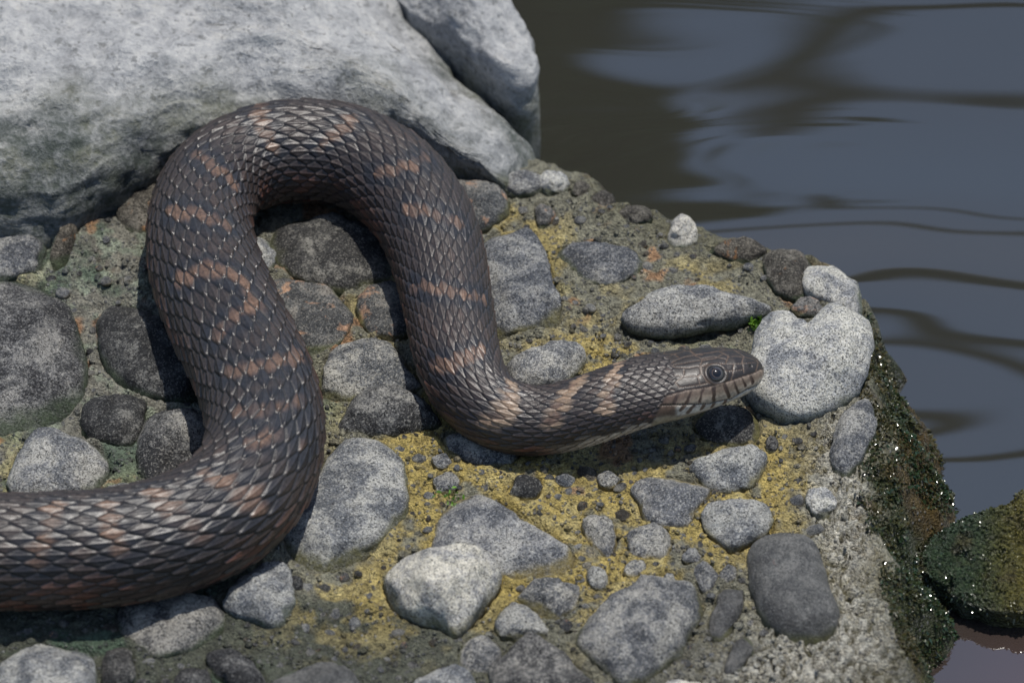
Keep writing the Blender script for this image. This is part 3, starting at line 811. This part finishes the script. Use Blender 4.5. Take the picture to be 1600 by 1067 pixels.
d_side = np.clip((np.where(u1, m2, m1) - m_) * 0.5, 0, 1); d_rear = (da + 0.5) * 3.0; d_front = (0.5 - da) * 3.0
d_edge = np.minimum(d_side, d_rear)
prof = np.sqrt(np.clip(1 - (1 - np.clip(d_edge / 0.30, 0, 1)) ** 2, 0, 1))
Hs = prof * (0.30 + 0.70 * (0.5 - da)) + 0.36 * np.exp(-(dj / 0.12) ** 2) * sstep(d_edge, 0.03, 0.3) * sstep(d_front, 0.0, 0.5)
hsh = _hash(nn.astype(np.int64) + 5000, jj.astype(np.int64) + 100, np.zeros_like(nn, np.int64), 9)
hsh2 = _hash(nn.astype(np.int64) + 5000, jj.astype(np.int64) + 100, np.zeros_like(nn, np.int64), 19)
Hs *= 0.75 + 0.5 * hsh
# belly plates
belly = ~dors
bx = ringS * 0.9; bd = bx - np.floor(bx)
Hs[:, belly] = (0.8 * sstep(bd, 0.0, 0.12) * (1.0 - 0.5 * bd))[:, None]
edge_all = d_edge.copy(); edge_all[:, belly] = np.minimum(bd, 1 - bd)[:, None]
# big head plates instead of body scales on the head
cxg = cx[:, None] + np.zeros((1, NT_))
latdeg = np.degrees(np.abs(thn))[None, :] + np.zeros_like(cxg)
hstart = np.interp(latdeg, [0, 25, 50, 80, 100, 115, 130, 180], [1050, 1048, 1030, 1012, 1005, 1000, 1010, 1010])
hm = sstep(cxg, hstart - 4, hstart + 4)

def crop6(pts): return [(900 + x / 5.161, 520 + y / 5.161) for x, y in pts]
LINES = [[(760,200),(900,182),(1035,165)], [(1055,92),(1050,120),(1040,165),(1020,215)], [(1025,207),(1100,195),(1220,217)],
         [(1248,95),(1240,130),(1230,165),(1220,217),(1205,252)], [(1362,130),(1352,190),(1335,247)], [(1245,165),(1352,158)],
         [(1360,175),(1460,207)], [(1205,254),(1335,250),(1455,237)], [(1450,160),(1468,215),(1462,270),(1450,312)], [(1340,247),(1352,325)],
         [(1272,258),(1265,310),(1250,388)], [(1205,310),(1345,297)],
         [(1485,300),(1430,328),(1350,352),(1270,380),(1200,402),(1080,436),(880,466),(720,511),(580,556)],
         [(1405,343),(1428,405)], [(1335,362),(1368,432)], [(1270,385),(1312,490)], [(1192,408),(1238,522)], [(1110,434),(1112,552)],
         [(1022,448),(992,562)], [(930,468),(890,567)], [(822,488),(782,572)], [(702,522),(682,577)],
         [(760,200),(728,250),(800,282),(900,285),(1000,270),(1022,215)], [(1010,272),(1060,262),(1130,250),(1200,252)],
         [(1000,285),(1010,330),(985,350),(870,352)], [(870,300),(868,352),(800,402)], [(750,300),(760,340),(868,352)], [(760,340),(690,385),(640,360),(650,310),(750,300)],
         [(690,385),(700,440),(800,465)], [(800,402),(830,440),(1000,420)], [(980,350),(1000,420),(1060,405)], [(640,360),(570,390),(540,440),(640,455),(700,440)],
         [(540,440),(500,490),(600,515),(700,500)], [(1060,250),(1010,272),(1015,330),(1050,385),(1080,410)]]
MOUTH = [(1512,372),(1470,415),(1440,432),(1380,452),(1300,502),(1250,530),(1140,552),(1080,568),(900,577),(700,584),(560,592)]
LOWER = [[(1040,566),(1010,612)], [(960,574),(900,640)], [(880,577),(840,625)], [(1120,556),(1090,600)], [(1210,540),(1190,572)]]
hi0 = np.argmax(cx > 985)
Bh = B0[hi0:]; Nh = NRM[hi0:]
Bpx = project(Bh)
facing = ((CAM - Bh) * Nh).sum(-1) > 0.0
def to_surf(pts, n=10):
    """sample traced photo polyline onto the near side of the head: grid indices"""
    out = []
    pts = crop6(pts)
    for (x1, y1), (x2, y2) in zip(pts[:-1], pts[1:]):
        for t in np.linspace(0, 1, n, endpoint=False):
            x, y = x1 + (x2 - x1) * t, y1 + (y2 - y1) * t
            d = (Bpx[..., 0] - x) ** 2 + (Bpx[..., 1] - y) ** 2 + np.where(facing, 0, 1e6)
            out.append(np.unravel_index(np.argmin(d), d.shape))
    return np.array(out)
mir = np.array([int(np.argmin(np.abs(((-a - thn) + math.pi) % (2 * math.pi) - math.pi))) for a in thn])
i_top = int(np.argmin(np.abs(thn)))
def dist_to(lines, mirror=True):
    q = []
    for L in lines:
        ij = to_surf(L)
        if any(L is LINES[m_i] for m_i in (0, 5, 6)):
            ij[:, 1] = i_top; q.append(Bh[ij[:, 0], ij[:, 1]]); continue
        ij = ij[thn[ij[:, 1]] > -0.03]
        if not len(ij): continue
        q.append(Bh[ij[:, 0], ij[:, 1]])
        if mirror: q.append(Bh[ij[:, 0], mir[ij[:, 1]]])
    Q = np.concatenate(q); sh = Bh.shape[:2]; flat = Bh.reshape(-1, 3)
    out = np.empty(len(flat))
    for a in range(0, len(flat), 8000):
        f = flat[a:a + 8000]
        out[a:a + 8000] = np.sqrt(np.maximum(0, (f ** 2).sum(1)[:, None] + (Q ** 2).sum(1)[None] - 2 * f @ Q.T).min(1))
    return (out / MPP).reshape(sh)                        # in photo px
dP = dist_to(LINES + LOWER); dM = dist_to([MOUTH]); dTop = dist_to([LINES[12]]); dSut = dist_to(LINES[13:22]); dLow = dist_to(LOWER)
eye_ij = to_surf([(1132, 332), (1133, 332)], 1)[0]
eye_p = Bh[eye_ij[0], eye_ij[1]]; eye_n = Nh[eye_ij[0], eye_ij[1]]
eye_p2 = Bh[eye_ij[0], mir[eye_ij[1]]]; eye_n2 = Nh[eye_ij[0], mir[eye_ij[1]]]
dE = np.minimum(np.linalg.norm(Bh - eye_p, axis=-1), np.linalg.norm(Bh - eye_p2, axis=-1)) / MPP
nos_ij = to_surf([(1408, 268), (1409, 268)], 1)[0]
dN = np.minimum(np.linalg.norm(Bh - Bh[nos_ij[0], nos_ij[1]], axis=-1), np.linalg.norm(Bh - Bh[nos_ij[0], mir[nos_ij[1]]], axis=-1)) / MPP
# head relief in px
Hh = 0.9 * (1 - np.exp(-dP / 1.5)) - 2.2 * np.exp(-(dM / 1.5) ** 2) + np.where(thn[None, :] > 0, 1.5, 0.0) * np.exp(-((dE - 16.5) / 2.6) ** 2) - np.where(thn[None, :] > 0, 3.0, 0.0) * sstep(dE, 14, 9) - 2.5 * np.exp(-(dN / 3.0) ** 2)
amp_scale = rr * 0.046
DISP = Hs * amp_scale[:, None]
hmh = hm[hi0:]
DISP[hi0:] = DISP[hi0:] * (1 - hmh) + (Hh * MPP) * hmh
tipfade = np.interp(cx, [0, 1186, 1193], [1, 1, 0.1])
DISP *= tipfade[:, None]
Vs = B0 + NRM * DISP[..., None]

# ---- snake colours
BARS = [[(85,790),(70,835),(55,885)], [(165,788),(172,820),(184,862)], [(235,768),(275,805),(302,838)], [(318,742),(365,765),(408,795)],
        [(385,695),(440,672),(478,700)], [(372,645),(420,640),(470,632)], [(358,582),(410,575),(468,560)], [(338,525),(365,500),(402,478)],
        [(280,442),(325,422),(372,436),(388,458)], [(268,332),(305,338),(352,352)], [(308,243),(340,265),(366,288)], [(404,168),(412,200),(428,236)],
        [(553,185),(530,208),(498,228)], [(665,250),(630,262),(588,275)], [(720,352),(690,340),(640,328)], [(645,450),(695,455),(755,468)],
        [(680,575),(710,568),(752,548)], [(795,600),(790,640),(770,665)], [(905,592),(880,625),(860,660)], [(970,562),(955,600),(945,640)]]
Vpx = project(B0); Face = ((CAM - B0) * NRM).sum(-1) > 0
barS, barT, barI = [], [], []
sub = slice(0, None, 3)
Vpx_s, Face_s = Vpx[sub], Face[sub]
for bi, L in enumerate(BARS):
    for (x1, y1), (x2, y2) in zip(L[:-1], L[1:]):
        for t in np.linspace(0, 1, 7):
            x, y = x1 + (x2 - x1) * t, y1 + (y2 - y1) * t
            d = (Vpx_s[..., 0] - x) ** 2 + (Vpx_s[..., 1] - y) ** 2 + np.where(Face_s, 0, 1e6)
            a, b = np.unravel_index(np.argmin(d), d.shape)
            barS.append(ringS[a * 3]); barT.append(JF[0, b]); barI.append(bi)
barS, barT, barI = np.array(barS), np.array(barT), np.array(barI)
# tail beyond the frame
sx = barS.min() - 2.6
while sx > 3:
    for t in np.linspace(-5, 5, 9): barS = np.append(barS, sx + 0.05 * t); barT = np.append(barT, t); barI = np.append(barI, 99)
    sx -= 2.7
As = np.where(u1, nn1 + 0.5 * (np.abs(j1) % 2), nn2 + 0.5 * (np.abs(j2) % 2))      # centre of own scale
AB = 0.38 * As + 0.62 * A_; JB = 0.5 * jj + 0.5 * JFw
dbar = np.full(A_.shape, 9.0)
for s0, t0 in zip(barS, barT):
    lo = np.searchsorted(ringS, s0 - 2.2); hi = np.searchsorted(ringS, s0 + 2.2)
    if hi <= lo: continue
    dbar[lo:hi] = np.minimum(dbar[lo:hi], np.sqrt((AB[lo:hi] - s0) ** 2 + ((JB[lo:hi] - t0) * 0.42) ** 2))
nz = vnoise(np.stack([A_ * 0.35, JF * 0.22, 0 * A_ + 2], -1), 13); nz2 = vnoise(np.stack([A_ * 0.9, JF * 0.6, 0 * A_ + 7], -1), 15)
colS = np.zeros(A_.shape + (3,)) + C(0.030, 0.0225, 0.0195)
def layS(c, w):
    global colS
    w = np.clip(w, 0, 1)[..., None]; colS = colS * (1 - w) + np.asarray(c) * w
layS(C(0.056, 0.038, 0.030), 0.75 * sstep(hsh, 0.45, 1.0) * sstep(nz, -0.5, 0.6))
flank = sstep(np.abs(JF), 7.5, 12.5)
layS(C(0.062, 0.036, 0.026), flank * 0.6 * sstep(nz2, -0.4, 0.4))
layS(C(0.125, 0.050, 0.030), flank * 0.85 * sstep(hsh2 + 0.5 * nz, 0.62, 0.95))
layS(C(0.115, 0.088, 0.060), sstep(np.abs(JF), 11.5, 15) * 0.55 * sstep(hsh + 0.4 * nz2, 0.4, 0.8))
layS(C(0.0135, 0.014, 0.0175), 0.85 * sstep(dbar, 1.15, 0.6) * sstep(np.abs(JF), 13, 8))
barw = sstep(dbar + 0.13 * nz2 + 0.10 * (hsh2 - 0.5), 0.44, 0.14) * sstep(nz + 0.4 * hsh, -0.75, -0.2)
layS(C(0.150, 0.088, 0.056), barw * (0.50 + 0.4 * hsh))
neck = sstep(cxg, 700, 800) * (1 - hm) * (cxg > 0)
layS(C(0.25, 0.175, 0.115), neck * 0.75 * sstep(dbar, 0.85, 0.45) * sstep(hsh, 0.1, 0.5))
layS(C(0.44, 0.36, 0.27), sstep(np.abs(JF), 10.0, 12.6) * sstep(cxg, 830, 930) * sstep(hsh + 0.5 * sstep(np.abs(JF), 11, 14), 0.3, 0.6) * 0.95)  # cream neck scales, widened and brightened to stand in for bounced light
# dark skin between the scales, paler in the neck bars
layS(C(0.008, 0.008, 0.009), sstep(d_edge, 0.17, 0.05) * 0.92 * (1 - 0.8 * neck * sstep(dbar, 0.8, 0.45)))
layS(C(0.085, 0.072, 0.06), sstep(d_rear, 0.34, 0.10) * sstep(d_edge, 0.02, 0.09) * 0.35)  # pale rear tips: the scales' highlight painted into the colour
colS[:, belly] = np.where((vnoise(np.stack([ringS * 0.7, 0 * ringS, 0 * ringS], -1), 23) > 0.15)[:, None, None], C(0.16, 0.12, 0.085), C(0.30, 0.25, 0.18))
# head colours
hc = np.zeros(Bh.shape) + C(0.017, 0.0132, 0.011)
def layH(c, w):
    global hc
    w = np.clip(w, 0, 1)[..., None]; hc = hc * (1 - w) + np.asarray(c) * w
hn = fbm(Bh * 260, 33, 3)
layH(C(0.028, 0.021, 0.0155), sstep(hn, -0.1, 0.5) * 0.8)
layH(C(0.085, 0.05, 0.03), 0.35 * np.exp(-(dP / 0.9) ** 2))
# which side of the mouth / upper lip line: compare height along the ring angle
def line_theta(L):
    ij = to_surf(L); return ij
def above(L):
    ij = to_surf(L, 16); order = np.argsort(ij[:, 0]); r_, t_ = ij[order, 0], np.abs(thn[ij[order, 1]])
    rows = np.arange(Bh.shape[0]); return np.interp(rows, r_, t_)
thT = above(LINES[12]); thMo = above(MOUTH)
at = np.abs(thn)[None, :]
lab = sstep(at, thT[:, None] - 0.02, thT[:, None] + 0.03) * sstep(at, thMo[:, None] + 0.03, thMo[:, None] - 0.02)
hx = Bpx[..., 0]
blo = vnoise(Bh * 240, 44); lowhalf = sstep(at, 0.55 * thT[:, None] + 0.45 * thMo[:, None] - 0.06, 0.35 * thT[:, None] + 0.65 * thMo[:, None] + 0.05)
layH(C(0.045, 0.028, 0.020), lab * 0.95)
layH(C(0.085, 0.052, 0.035), lab * sstep(dSut + 1.5 * blo, 1.5, 4.0) * 0.75)
layH(C(0.40, 0.335, 0.255), lab * sstep(dSut + 2.0 * blo, 2.2, 4.5) * (0.30 + 0.68 * lowhalf) * sstep(hx, 1030, 1110) * 0.85)
layH(C(0.24, 0.19, 0.15), lab * np.exp(-(dTop / 2.2) ** 2) * 0.6 * sstep(hx, 1015, 1060))  # highlight along the upper lip edge, painted into the colour
lowr = sstep(at, thMo[:, None] + 0.0, thMo[:, None] + 0.05)
layH(C(0.27, 0.225, 0.155), lowr)
nearm = sstep(at, thMo[:, None] + 0.50, thMo[:, None] + 0.30)
layH(C(0.085, 0.050, 0.034), lowr * nearm * 0.92)
layH(C(0.47, 0.43, 0.36), lowr * nearm * sstep(dLow + 1.5 * blo, 2.2, 4.2) * sstep(hx, 1052, 1062) * 0.95)
layH(C(0.16, 0.105, 0.075), lowr * nearm * sstep(hx, 1056, 1035) * sstep(hn, -0.1, 0.3))
layH(C(0.009, 0.007, 0.006), np.exp(-(dM / 1.3) ** 2) * 0.95)
layH(C(0.115, 0.075, 0.050), np.exp(-(dP / 0.95) ** 2) * 0.75 * (1 - lab) * (1 - lowr))
layH(C(0.008, 0.007, 0.007), np.exp(-(dN / 2.4) ** 2))
layH(C(0.010, 0.009, 0.009), sstep(dE, 16.0, 14.0) * (thn[None, :] > 0))
layH(C(0.10, 0.068, 0.045), 0.4 * np.exp(-((dE - 17.5) / 1.2) ** 2) * (thn[None, :] > 0))
colS[hi0:] = colS[hi0:] * (1 - hmh[..., None]) + hc * hmh[..., None]

root = bpy.data.objects.new('snake', None); COL.objects.link(root)
base_pt = np.array([Cc[len(Cc) // 2][0], Cc[len(Cc) // 2][1], 0.0]); root.location = base_pt
root.empty_display_size = 0.02
tag(root, 'dark brown water snake with thin tan crossbands lying in an S bend on the stones', 'snake')
nR = len(ringS)
Vall = Vs.reshape(-1, 3); Fall = grid_faces(nR, NT_, True)
tipc = Vs[-1].mean(0) + T[-1] * 0.00005; tailc = Vs[0].mean(0)
Vall = np.concatenate([Vall, tipc[None], tailc[None]]); cA = np.concatenate([colS.reshape(-1, 3), C(0.02, 0.016, 0.013)[None], C(0.02, 0.016, 0.013)[None]])
k = np.arange(NT_); l0 = (nR - 1) * NT_
capq = np.stack([l0 + k, l0 + (k + 1) % NT_, np.full(NT_, nR * NT_), np.full(NT_, nR * NT_)], 1)
Fb = Fall
body = make_mesh('body', Vall - base_pt, Fb, M['snake'], parent=root, colors={'col': cA})

# ---- eyes
def eye_mat():
    nt = NT('snake_eye'); tc = nt.add('ShaderNodeTexCoord')
    sx_ = nt.add('ShaderNodeSeparateXYZ'); nt.link(tc.outputs['Object'], sx_.inputs[0])
    r2 = nt.math('SQRT', nt.math('ADD', nt.math('POWER', sx_.outputs['X'], 2.0), nt.math('POWER', sx_.outputs['Y'], 2.0)))
    c = nt.ramp(nt.math('MULTIPLY', r2, 250.0), [(0.0, (0.002, 0.002, 0.002)), (0.40, (0.002, 0.002, 0.003)), (0.45, (0.085, 0.062, 0.045)), (0.52, (0.022, 0.020, 0.021)), (1.0, (0.012, 0.011, 0.012))])
    nt.link(c, nt.b.inputs['Base Color']); nt.b.inputs['Roughness'].default_value = 0.06
    nt.b.inputs['Coat Weight'].default_value = 0.6; nt.b.inputs['Coat Roughness'].default_value = 0.03
    return nt.m
M['eye'] = eye_mat()
def eyeball(p, n):
    r = 14.2 * MPP; nu, nv = 24, 36
    f = np.linspace(0.02, math.pi * 0.98, nu)[:, None]; g = np.linspace(0, 2 * math.pi, nv, endpoint=False)[None]
    Vv = np.stack([r * np.sin(f) * np.cos(g), r * np.sin(f) * np.sin(g), r * np.cos(f) + 0 * g], -1)
    # cornea bulges a little
    Vv[..., 2] *= 0.8
    o = make_mesh('eye', Vv.reshape(-1, 3), grid_faces(nu, nv, True)[:, ::-1], M['eye'], parent=root)
    o.location = Vector(p - n * (6.0 if p is eye_p else 13.5) * MPP - base_pt)
    o.rotation_euler = Vector(n).to_track_quat('Z', 'Y').to_euler()
    return o
eyeball(eye_p, eye_n); eyeball(eye_p2, eye_n2)

# ------------------------------------------------------------------ mossy rock in the water and algae
mo = np.array([(1420, 890), (1438, 856), (1490, 836), (1535, 826), (1575, 800), (1640, 765), (1760, 740), (1840, 800), (1800, 900), (1660, 930), (1590, 935), (1530, 925), (1465, 915)], float)
Wm = unproject(mo[:, 0], mo[:, 1] + 10, WATER_Z + 0.010)[:, :2]
Vv, F, c = build_rock(Wm, 0.026, 0.06, 2.6, 611, 1.0, 2, nring=50, nseg=150, noise_scale=55, amp=0.012)
Vw = Vv + np.array([c[0], c[1], 0]); ppx = project(Vw + np.array([0, 0, WATER_Z + 0.004]))
gmix = sstep(ppx[:, 0] + 25 * fbm(Vw * 90, 9, 3), 1640, 1500)[:, None]
mc = C(0.085, 0.072, 0.016) * (1 - gmix) + C(0.022, 0.036, 0.017) * gmix
dkm = sstep(fbm(Vw * 110, 12, 4), 0.05, 0.4)[:, None]; mc = mc * (1 - 0.6 * dkm) + C(0.05, 0.04, 0.02) * 0.6 * dkm
def algae_mat():
    nt = NT('wet_algae_film'); v = coords(nt, False)
    n = nt.noise(v, 500, 5, 0.7); f = nt.voronoi(v, 620)
    cc = nt.mix(1.0, nt.attr('col'), nt.ramp(n, [(0.3, 0.4), (0.7, 1.6)]), 'MULTIPLY')
    nt.link(cc, nt.b.inputs['Base Color']); nt.b.inputs['Roughness'].default_value = 0.24
    h = nt.math('SUBTRACT', n, nt.math('MULTIPLY', f, 0.8))
    nt.link(nt.bump(h, 0.0022, 1.0), nt.b.inputs['Normal'])
    return nt.m
M['algae'] = algae_mat()
mrock = make_mesh('mossy_rock', Vv, F, M['algae'], loc=(c[0], c[1], WATER_Z + 0.004), colors={'col': mc})
tag(mrock, 'low wet rock coated in yellow-green algae half under the water beside the ledge', 'rock')

def frond_cloud(name, pts, nrm, colr, size, seed, label):
    """tufts of short wet blades: each a small bent triangle pair"""
    r = np.random.default_rng(seed); n = len(pts)
    d = nrm + r.normal(0, 0.55, (n, 3)); d[:, 2] += 0.15; d /= np.linalg.norm(d, axis=1, keepdims=True)
    side = np.cross(d, r.normal(0, 1, (n, 3))); side /= np.linalg.norm(side, axis=1, keepdims=True)
    L = (size * r.uniform(0.5, 1.5, n))[:, None]; w = L * r.uniform(0.14, 0.32, (n, 1))
    droop = np.array([0, 0, -1.0]) * L * r.uniform(0.1, 0.5, (n, 1))
    b = pts - nrm * 0.0006
    v0 = b - side * w * 0.6; v1 = b + side * w * 0.6; v2 = b + d * L * 0.55 + side * w; v3 = b + d * L * 0.55 - side * w; v4 = b + d * L + droop
    Vv = np.stack([v0, v1, v2, v3, v4], 1).reshape(-1, 3)
    i = np.arange(n) * 5
    F = np.concatenate([np.stack([i, i + 1, i + 2], 1), np.stack([i, i + 2, i + 3], 1), np.stack([i + 3, i + 2, i + 4], 1)])
    cc = np.repeat(colr, 5, 0)
    o = make_mesh(name, Vv, F, M['algae_blade'], colors={'col': cc}, kind='stuff')
    return tag(o, label, 'algae')
nt = NT('wet_algae_blades'); nt.link(nt.attr('col'), nt.b.inputs['Base Color']); nt.b.inputs['Roughness'].default_value = 0.14
M['algae_blade'] = nt.m
# on the ledge's wet wall
gy, gx = np.gradient(Z, ys, xs)
NL = np.stack([-gx, -gy, np.ones_like(gx)], -1); NL /= np.linalg.norm(NL, axis=-1, keepdims=True)
w1 = (sd > 0.000) & (sd < 0.042) & (Z > WATER_Z - 0.004) & (px > 1300) & (py > 470) & (py < 1010)
cand_i = np.argwhere(w1); r = np.random.default_rng(77)
Pw3 = np.stack([GX, GY, Z], -1)
wpx = project(Pw3)
sel = cand_i[r.integers(0, len(cand_i), 24000)]
pp = Pw3[sel[:, 0], sel[:, 1]] + r.normal(0, 0.0004, (len(sel), 3)); nn_ = NL[sel[:, 0], sel[:, 1]]
keep = fbm(pp * 70, 88, 3) > 0.02 - 0.25 * r.random(len(pp)); pp, nn_ = pp[keep], nn_[keep]
gm = np.clip(0.5 + 0.9 * fbm(pp * 60, 89, 3) + r.normal(0, 0.2, len(pp)), 0, 1)[:, None]
cc = C(0.016, 0.034, 0.015) * gm + C(0.060, 0.050, 0.020) * (1 - gm)
frond_cloud('algae', pp, nn_, cc, 0.0017, 5, 'dark green wet algae hanging on the side of the ledge above the water')
# on the mossy rock
k = r.integers(0, len(Vv), 16000); k = k[(Vv[k, 2] > -0.004)]
pw = Vv[k] + np.array([c[0], c[1], WATER_Z + 0.004]); nw = Vv[k] / np.linalg.norm(Vv[k], axis=1, keepdims=True)
frond_cloud('algae', pw, nw, mc[k] * 1.1, 0.0014, 6, 'short wet green and yellow algae covering the half-submerged rock')
# bright green sprigs beside the long stone and in the grit
for (sx_, sy_, nb, sz, lb) in ((1185, 506, 90, 0.0028, 'tiny bright green moss tuft beside the heart-shaped stone'), (707, 777, 40, 0.0018, 'tiny green moss speck at the tip of the wedge-shaped stone')):
    w = unproject(sx_, sy_, 0.001); p_ = w + r.normal(0, 1, (nb, 3)) * np.array([0.0022, 0.0022, 0.0006]) + np.array([0, 0, float(ground_z(w[0], w[1])) + 0.001])
    n_ = np.tile([0, -0.2, 1.0], (nb, 1)); frond_cloud('moss_tuft', p_, n_, np.tile([0.10, 0.20, 0.025], (nb, 1)) * r.uniform(0.6, 1.3, (nb, 1)), sz, 9, lb)

# ------------------------------------------------------------------ water
def water_mat():
    nt = NT('murky_water'); tc = nt.add('ShaderNodeTexCoord'); v = tc.outputs['Object']
    mp = nt.add('ShaderNodeMapping'); nt.link(v, mp.inputs[0]); mp.inputs['Scale'].default_value = (0.55, 1.6, 1.0); mp.inputs['Rotation'].default_value = (0, 0, math.radians(-14))
    w1 = nt.noise(mp.outputs[0], 4.2, 0, 0.4, 0.7); w2 = nt.noise(mp.outputs[0], 13, 0, 0.4, 0.4)
    h = nt.math('ADD', w1, nt.math('MULTIPLY', w2, 0.12))
    nt.link(nt.bump(h, 0.0095, 1.0), nt.b.inputs['Normal'])
    gv = nt.add('ShaderNodeVectorMath', operation='DISTANCE'); nt.link(v, gv.inputs[0]); gv.inputs[1].default_value = (0.205, -0.150, 0)
    pink_reflection = nt.ramp(gv.outputs['Value'], [(0.0, 1.0), (0.085, 0.0)])
    cl = nt.mix(nt.noise(v, 6, 3), (0.019, 0.0192, 0.015), (0.026, 0.026, 0.021))
    cl = nt.mix(pink_reflection, cl, (0.048, 0.030, 0.028))  # pinkish reflection near the ledge, painted into the water's base colour
    nt.link(cl, nt.b.inputs['Base Color'])
    nt.b.inputs['Roughness'].default_value = 0.03; nt.b.inputs['IOR'].default_value = 1.7
    nt.b.inputs['Specular IOR Level'].default_value = 1.0
    return nt.m
wv = np.array([(-60, -60, 0), (60, -60, 0), (60, 90, 0), (-60, 90, 0)], float)
water = make_mesh('water', wv, np.array([[0, 1, 2, 3]]), water_mat(), loc=(0, 0, WATER_Z), smooth=False)
water['kind'] = 'structure'; tag(water, 'still murky grey-brown water with soft ripples')

# ------------------------------------------------------------------ far bank with the tree whose crown the water mirrors
def soil_mat(name, a, b):
    nt = NT(name); v = coords(nt, False); nt.link(nt.ramp(nt.noise(v, 1.5, 6), [(0.3, a), (0.7, b)]), nt.b.inputs['Base Color']); nt.b.inputs['Roughness'].default_value = 0.9
    return nt.m
bx_ = np.linspace(-40, 40, 81); by_ = np.linspace(7.0, 40, 40); BX, BY = np.meshgrid(bx_, by_)
BZ = WATER_Z - 0.3 + 1.1 * sstep(BY + 0.6 * vnoise(np.stack([BX * 0.4, BY * 0.4, 0 * BX], -1), 3), 7.4, 10.5) + 0.15 * vnoise(np.stack([BX * 0.5, BY * 0.5, 0 * BX + 3], -1), 6)
bank = make_mesh('far_bank', np.stack([BX, BY, BZ], -1).reshape(-1, 3), grid_faces(40, 81, False), soil_mat('bank_grass', (0.045, 0.06, 0.02), (0.09, 0.085, 0.04)))
bank['kind'] = 'structure'; tag(bank, 'grassy far bank across the water')
def tube(path, radii, nseg=10):
    path = np.asarray(path, float); n = len(path); t = np.gradient(path, axis=0); t /= np.linalg.norm(t, axis=1, keepdims=True)
    a = np.cross(t, [0.31, 0.12, 0.94]); a /= np.linalg.norm(a, axis=1, keepdims=True); b = np.cross(t, a)
    g = np.linspace(0, 2 * math.pi, nseg, endpoint=False)
    ring = path[:, None] + np.asarray(radii)[:, None, None] * (np.cos(g)[None, :, None] * a[:, None] + np.sin(g)[None, :, None] * b[:, None])
    return ring.reshape(-1, 3), grid_faces(n, nseg, True)
tree = bpy.data.objects.new('overhanging_tree', None); COL.objects.link(tree); TB = np.array([-2.2, 9.6, 0.3]); tree.location = TB
tag(tree, 'leafy tree on the far bank leaning over the water', 'tree')
bark = soil_mat('tree_bark', (0.045, 0.036, 0.028), (0.09, 0.075, 0.06))
tv, tf = tube(np.array([(0, 0, -0.3), (0.02, 0, 1.2), (0.12, -0.25, 3.0), (0.25, -0.6, 5.0), (0.35, -1.0, 6.8), (0.4, -1.4, 8.2)]), [0.32, 0.26, 0.22, 0.18, 0.12, 0.05])
make_mesh('trunk', tv, tf, bark, parent=tree)
r = np.random.default_rng(3)
tips = []
for k in range(16):
    z0 = r.uniform(3.6, 7.6); a = r.uniform(-2.9, 0.2); L = r.uniform(1.4, 2.6)
    p0 = np.array([np.interp(z0, [1.2, 3, 5, 6.8, 8.2], [0.02, 0.12, 0.25, 0.35, 0.4]), np.interp(z0, [1.2, 3, 5, 6.8, 8.2], [0, -0.25, -0.6, -1.0, -1.4]), z0])
    d = np.array([math.cos(a), math.sin(a), 0.35]); pth = [p0 + d * L * t + np.array([0.25 * math.sin(4 * t + k), 0.2 * math.cos(3 * t + k), -0.35 * t * t]) - np.array([0.25 * math.sin(k), 0.2 * math.cos(k), 0]) for t in np.linspace(0, 1, 9)]
    v_, f_ = tube(pth, np.linspace(0.07, 0.014, 9), 7); make_mesh('limb', v_, f_, bark, parent=tree)
    tips += [pth[q] for q in (3, 5, 6, 7, 8)]
# a bare bough reaching out over the water
pth = np.array([(-1.85, 8.6, 7.2), (-0.5, 8.0, 8.2), (1.1, 7.6, 7.7), (1.55, 7.5, 6.8), (1.15, 7.4, 6.28), (0.82, 7.4, 6.11), (0.66, 7.4, 5.93), (0.61, 7.4, 5.6), (0.55, 7.4, 5.0)]) - TB
v_, f_ = tube(cubic_interp(np.arange(9.0), pth, np.linspace(0, 8, 60)), np.linspace(0.10, 0.032, 60), 9); make_mesh('limb', v_, f_, bark, parent=tree)
tips = np.array(tips); n = 12000
cpt = tips[r.integers(0, len(tips), n)] + r.normal(0, 0.30, (n, 3))
q_ = r.normal(0, 1, (n, 3)); q_ *= (1.15 * r.random((n, 1)) ** 0.4) / np.linalg.norm(q_, axis=1, keepdims=True)
cpt = np.concatenate([cpt, np.array([-0.78, 7.7, 6.2]) - TB + q_ * np.array([1.15, 1.0, 1.3])]); n = len(cpt)
d1 = r.normal(0, 1, (n, 3)); d1 /= np.linalg.norm(d1, axis=1, keepdims=True); d2 = np.cross(d1, r.normal(0, 1, (n, 3))); d2 /= np.linalg.norm(d2, axis=1, keepdims=True)
sz = r.uniform(0.06, 0.12, (n, 1))
Vl = np.stack([cpt - d1 * sz, cpt + d2 * sz * 0.5, cpt + d1 * sz, cpt - d2 * sz * 0.5], 1).reshape(-1, 3)
make_mesh('crown', Vl, np.arange(n * 4).reshape(-1, 4), soil_mat('tree_leaves', (0.035, 0.06, 0.018), (0.07, 0.10, 0.03)), parent=tree, smooth=False)
